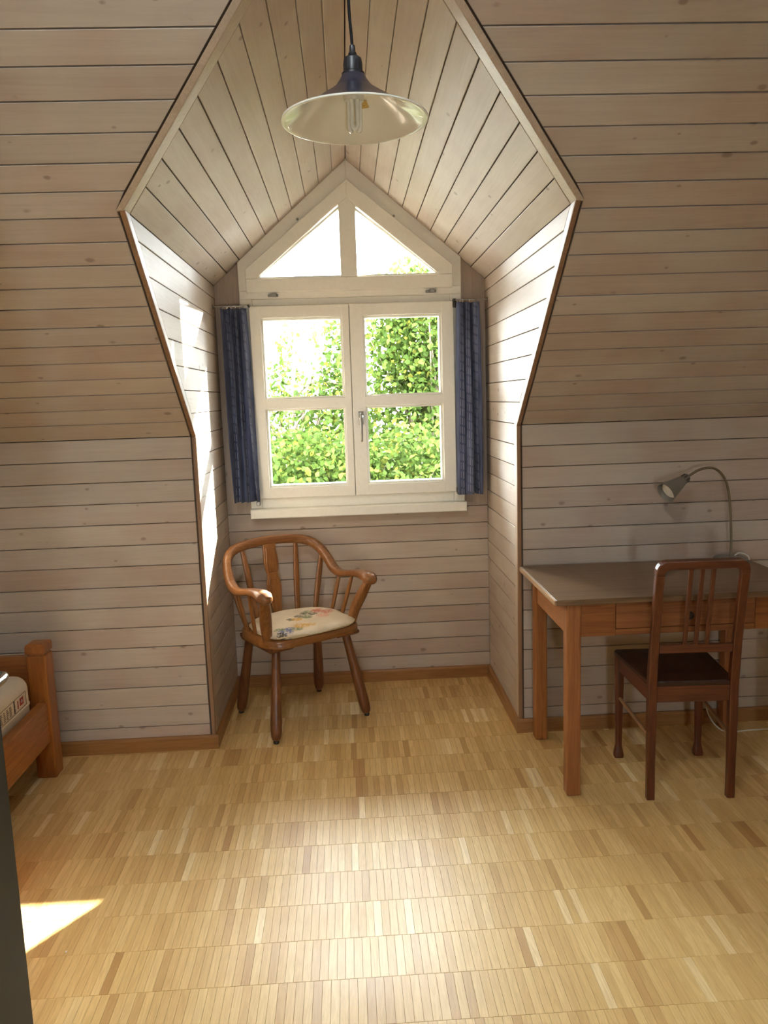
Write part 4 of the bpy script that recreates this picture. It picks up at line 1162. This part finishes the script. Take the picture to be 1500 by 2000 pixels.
def curtain(x0t, x1t, x0b, x1b, z0, z1, nf, seed, lab, rod_wall):
    rng = random.Random(seed)
    Yc = YB - 0.078
    root = empty('curtain', ((x0b + x1b) / 2, Yc, z0)); tag(root, lab, 'curtain', 'navy curtains beside the dormer window')
    NU, NV = 96, 40; cloth = 0.50
    ph = [rng.uniform(0, 6.28) for _ in range(4)]
    V, UV = [], []
    for j in range(NV + 1):
        t = j / NV; z = z1 + (z0 - z1) * t
        xa = x0t + (x0b - x0t) * t ** 0.7; xb = x1t + (x1b - x1t) * t ** 0.7
        amp = 0.017 + 0.014 * t
        for i in range(NU + 1):
            u = i / NU
            w = u + 0.05 * math.sin(2 * math.pi * 1.3 * u + ph[0] + 1.6 * t) + 0.05 * t * math.sin(2.2 * t + ph[1])
            fold = math.sin(2 * math.pi * nf * w + 0.5 * math.sin(3 * t + ph[1]))
            fold += 0.35 * math.sin(2 * math.pi * nf * 2.1 * w + ph[2] + 2 * t)
            x = xa + (xb - xa) * u + 0.006 * math.cos(2 * math.pi * nf * w + ph[3]) * (0.4 + t)
            y = -amp * fold - 0.004 * math.sin(5 * t + 7 * u)
            V.append((x - root.location.x, y, z - z0)); UV.append((u * cloth, z))
    F = [(j * (NU + 1) + i, j * (NU + 1) + i + 1, (j + 1) * (NU + 1) + i + 1, (j + 1) * (NU + 1) + i) for j in range(NV) for i in range(NU)]
    me = bpy.data.meshes.new('cloth'); me.from_pydata(V, [], F)
    ul = me.uv_layers.new(name='UVMap')
    for lp in me.loops: ul.data[lp.index].uv = UV[lp.vertex_index]
    o = obj('cloth', me, M_curt, root, True)
    md = o.modifiers.new('thickness', 'SOLIDIFY'); md.thickness = 0.0016; md.offset = 0
    n = 6
    for k in range(n):
        x = x0t + (x1t - x0t) * (k + 0.5) / n - root.location.x
        b = bmesh.new(); pts = [(x + 0.002 * math.sin(k * 2.1), 0.0085 * math.cos(2 * math.pi * i / 14), z1 - z0 + 0.006 + 0.010 * math.sin(2 * math.pi * i / 14)) for i in range(15)]
        add_sweep(b, pts, 0.0013, 6, (1, 0, 0), caps=False)
        shade_auto(obj('ring', b, M_chrome, root))
    # rod
    Xc = XL if rod_wall < 0 else XR
    xe = x1t + 0.012 if rod_wall < 0 else x0t - 0.012
    zr_ = z1 + 0.012
    rd = empty('curtain_rod', (Xc, Yc, zr_)); tag(rd, 'thin steel rod carrying the %s navy curtain' % ('left' if rod_wall < 0 else 'right'), 'curtain rod', 'short curtain rods')
    b = bmesh.new(); add_sweep(b, [(0, 0, 0), ((xe - Xc) * 0.5, 0, 0), (xe - Xc, 0, 0)], 0.0038, 10, (0, 1, 0)); shade_auto(obj('rod', b, M_metal, rd))
    b = bmesh.new(); add_lathe(b, [(0.011, 0), (0.011, 0.003), (0.006, 0.005)], 14, align((0, 0, 0), (-rod_wall, 0, 0))); shade_auto(obj('wall_flange', b, M_metal, rd))
    b = bmesh.new(); add_box(b, xe - Xc - 0.004, xe - Xc + 0.004, -0.005, YB - 0.022 - Yc, -0.005, 0.005, 0.001); obj('frame_bracket', b, M_darkmetal, rd)
curtain(-0.602, -0.478, -0.590, -0.455, 1.020, 1.990, 3.6, 4, 'navy striped cotton curtain hanging left of the window, in the sunnier corner', -1)
curtain(0.576, 0.686, 0.566, 0.690, 1.018, 1.990, 2.6, 11, 'navy curtain with dashed white stripes hanging right of the window', 1)

# ------------------------------------------------------------------ open door at the left edge
M_door = plain('dark_olive_door_paint', srgb(36, 35, 27), 0.5, noise=0.02, spec=0.3)
def door():
    Xd, Y1, Y0 = -0.745, 1.600, 0.720
    d = empty('door_1', (Xd, Y0, 0)); tag(d, 'dark painted door standing open at the left edge', 'door', kind='structure')
    box('leaf', -0.040, 0, 0, Y1 - Y0, 0.008, 2.02, M_door, d, 0.002)
    b = bmesh.new(); zc, yc = 1.010, Y1 - Y0 - 0.070
    add_box(b, 0, 0.008, yc - 0.02, yc + 0.02, zc - 0.10, zc + 0.07, 0.003); obj('handle_plate', b, M_chrome, d)
    b = bmesh.new(); add_sweep(b, catmull([(0.004, yc, zc), (0.040, yc, zc), (0.052, yc - 0.012, zc), (0.054, yc - 0.06, zc), (0.054, yc - 0.125, zc)], 5), 0.009, 12); shade_auto(obj('handle', b, M_chrome, d))
    for z in (0.25, 1.0, 1.75):
        b = bmesh.new(); add_lathe(b, [(0.007, -0.045), (0.007, 0.045)], 10, Matrix.Translation((0.0, -0.004, z))); shade_auto(obj('hinge', b, M_metal, d))
    o = box('wall_partition', XW0, Xd, 0.60, 0.716, 0, 2.98, M_plaster); tag(o, 'short white partition beside the entrance', 'wall', kind='structure')
door()

# ------------------------------------------------------------------ outside: ground and trees
M_lawn = plain('dry_ground', srgb(104, 102, 84), 0.95, noise=0.1, scale=3.0)
bm = bmesh.new(); bmesh.ops.create_grid(bm, x_segments=4, y_segments=4, size=60)
for v in bm.verts: v.co += Vector((0, 66, -4.6))
lw = obj('ground', bm, M_lawn); tag(lw, 'pale dry ground far below the dormer window', 'ground', kind='structure')

def leaf_material():
    m = bpy.data.materials.new('birch_leaf'); m.use_nodes = True
    nt = m.node_tree; nt.nodes.clear(); q = NB(nt)
    out = q.n('ShaderNodeOutputMaterial'); g = q.n('ShaderNodeNewGeometry')
    rnd = g.outputs['Random Per Island']
    cr = q.n('ShaderNodeValToRGB'); e = cr.color_ramp.elements
    e[0].position = 0.0; e[0].color = srgb(38, 53, 19); e[1].position = 1.0; e[1].color = srgb(102, 99, 38)
    k = e.new(0.45); k.color = srgb(54, 72, 27); k = e.new(0.85); k.color = srgb(72, 87, 36)
    q.l(rnd, cr.inputs[0])
    df, tr, gl, a1, a2 = q.n('ShaderNodeBsdfDiffuse'), q.n('ShaderNodeBsdfTranslucent'), q.n('ShaderNodeBsdfGlossy'), q.n('ShaderNodeMixShader'), q.n('ShaderNodeMixShader')
    q.l(cr.outputs[0], df.inputs[0]); q.l(cr.outputs[0], tr.inputs[0]); gl.inputs['Roughness'].default_value = 0.5; gl.inputs['Color'].default_value = (0.3, 0.35, 0.2, 1)
    a1.inputs[0].default_value = 0.5; q.l(df.outputs[0], a1.inputs[1]); q.l(tr.outputs[0], a1.inputs[2])
    a2.inputs[0].default_value = 0.02; q.l(a1.outputs[0], a2.inputs[1]); q.l(gl.outputs[0], a2.inputs[2])
    q.l(a2.outputs[0], out.inputs[0])
    return m
M_leaf = leaf_material()
M_bark = plain('grey_brown_bark', srgb(112, 100, 84), 0.9, noise=0.2, scale=30)
def tree(name, label, base, crown, n_leaf, leaf, seed, limbs):
    """crown: list of (centre, radii, weight) ellipsoids in room coordinates"""
    rng = random.Random(seed)
    t = empty(name, base); tag(t, label, 'tree', 'trees outside the dormer window')
    bx, by, bz = base
    b = bmesh.new(); tips = []
    top = max(c[2] + r[2] * 0.8 for c, r, w in crown)
    P = [Vector((0, 0, 0))]; n = 7
    cx = sum(c[0] * w for c, r, w in crown) / sum(w for c, r, w in crown) - bx
    for i in range(1, n + 1):
        f = i / n; P.append(Vector((cx * f + rng.uniform(-0.06, 0.06), rng.uniform(-0.06, 0.06), (top - bz) * f)))
    tp = catmull(P, 3); add_sweep(b, tp, [0.09 * (1 - i / len(tp)) + 0.010 for i in range(len(tp))], 8, (0, 1, 0))
    shade_auto(obj('trunk', b, M_bark, t))
    b = bmesh.new()
    for k in range(limbs):
        c, r, w = rng.choices(crown, [q[2] for q in crown])[0]
        a = tp[rng.randrange(len(tp) // 2, len(tp) - 2)]
        while True:
            d = Vector((rng.uniform(-1, 1), rng.uniform(-1, 1), rng.uniform(-1, 1)))
            if d.length <= 1: break
        e = Vector((c[0] - bx + d.x * r[0], c[1] - by + d.y * r[1], c[2] - bz + d.z * r[2]))
        if e.z < a.z: a = min(tp, key=lambda v: abs(v.z - (e.z - 0.5)))
        m_ = a.lerp(e, 0.5) + Vector((rng.uniform(-.12, .12), rng.uniform(-.12, .12), 0.10))
        pts = catmull([a, m_, e], 4); add_sweep(b, pts, [0.016 * (1 - i / len(pts)) + 0.003 for i in range(len(pts))], 5, (0.3, 1, 0.2))
        tips += [m_.lerp(e, rng.random()) for _ in range(4)] + [e]
    shade_auto(obj('branches', b, M_bark, t))
    V, F = [], []
    W = [q[2] for q in crown]
    for k in range(n_leaf):
        c, r, w = rng.choices(crown, W)[0]
        while True:
            d = Vector((rng.uniform(-1, 1), rng.uniform(-1, 1), rng.uniform(-1, 1)))
            if d.length <= 1: break
        p = Vector((c[0] - bx + d.x * r[0], c[1] - by + d.y * r[1], c[2] - bz + d.z * r[2]))
        if tips and rng.random() < 0.35:
            p = rng.choice(tips) + Vector((rng.gauss(0, .10), rng.gauss(0, .10), rng.gauss(0, .12)))
        s = leaf * rng.uniform(0.65, 1.25)
        ax_ = Vector((rng.gauss(0, 1), rng.gauss(0, 1), rng.gauss(-0.5, 0.8))).normalized()
        si = ax_.cross(Vector((rng.gauss(0, 1), rng.gauss(0, 1), rng.gauss(0, 1)))).normalized()
        nn = ax_.cross(si) * (0.12 * s)
        i0 = len(V)
        V += [p, p + ax_ * s * 0.35 + si * s * 0.40 + nn, p + ax_ * s * 0.75 + si * s * 0.28 + nn, p + ax_ * s * 1.08, p + ax_ * s * 0.75 - si * s * 0.28 + nn, p + ax_ * s * 0.35 - si * s * 0.40 + nn]
        F += [(i0, i0 + 1, i0 + 2, i0 + 3), (i0, i0 + 3, i0 + 4, i0 + 5)]
    me = bpy.data.meshes.new('foliage'); me.from_pydata(V, [], F)
    o = obj('foliage', me, M_leaf, t); tag(o, 'yellow green leaves', kind='stuff')
tree('birch_tree', 'tall leafy birch behind the right hand casement', (0.75, 7.6, -4.6), [((0.85, 7.6, 1.3), (0.85, 0.6, 1.5), 5), ((0.72, 7.5, 2.1), (0.50, 0.45, 0.75), 2), ((1.5, 7.9, 1.1), (0.8, 0.6, 1.2), 3)], 21000, 0.052, 21, 60)
tree('birch_tree', 'slender loose branched birch showing through the left casement', (-0.45, 7.2, -4.6), [((-0.15, 7.2, 1.05), (0.45, 0.5, 0.75), 4), ((-0.05, 7.1, 1.75), (0.16, 0.2, 0.55), 0.9), ((-0.52, 7.3, 1.75), (0.12, 0.2, 0.50), 0.4), ((-0.72, 7.3, 1.55), (0.16, 0.2, 0.45), 0.4), ((-0.9, 7.4, 0.8), (0.6, 0.5, 0.62), 3)], 8000, 0.050, 9, 60)
tree('leafy_shrub', 'dense green shrub filling the lower window panes', (0.1, 6.4, -4.6), [((-0.35, 6.3, 0.72), (0.75, 0.45, 0.60), 4), ((0.60, 6.4, 0.62), (0.8, 0.45, 0.70), 4), ((0.1, 6.2, -0.4), (1.4, 0.6, 1.0), 2)], 26000, 0.046, 33, 50)

# ------------------------------------------------------------------ crumb on the floor
rng = random.Random(8); bm = bmesh.new(); bmesh.ops.create_icosphere(bm, subdivisions=1, radius=0.004)
for v in bm.verts: v.co = Vector((v.co.x * 0.8, v.co.y * 1.3, v.co.z * 0.6)) * rng.uniform(0.8, 1.15)
zl = min(v.co.z for v in bm.verts)
cr_ = obj('crumb', bm, plain('white_crumb', srgb(236, 230, 216), 0.8)); cr_.location = (-0.855, 2.075, -zl)
tag(cr_, 'tiny white crumb lying on the parquet near the sunlit patch', 'crumb')
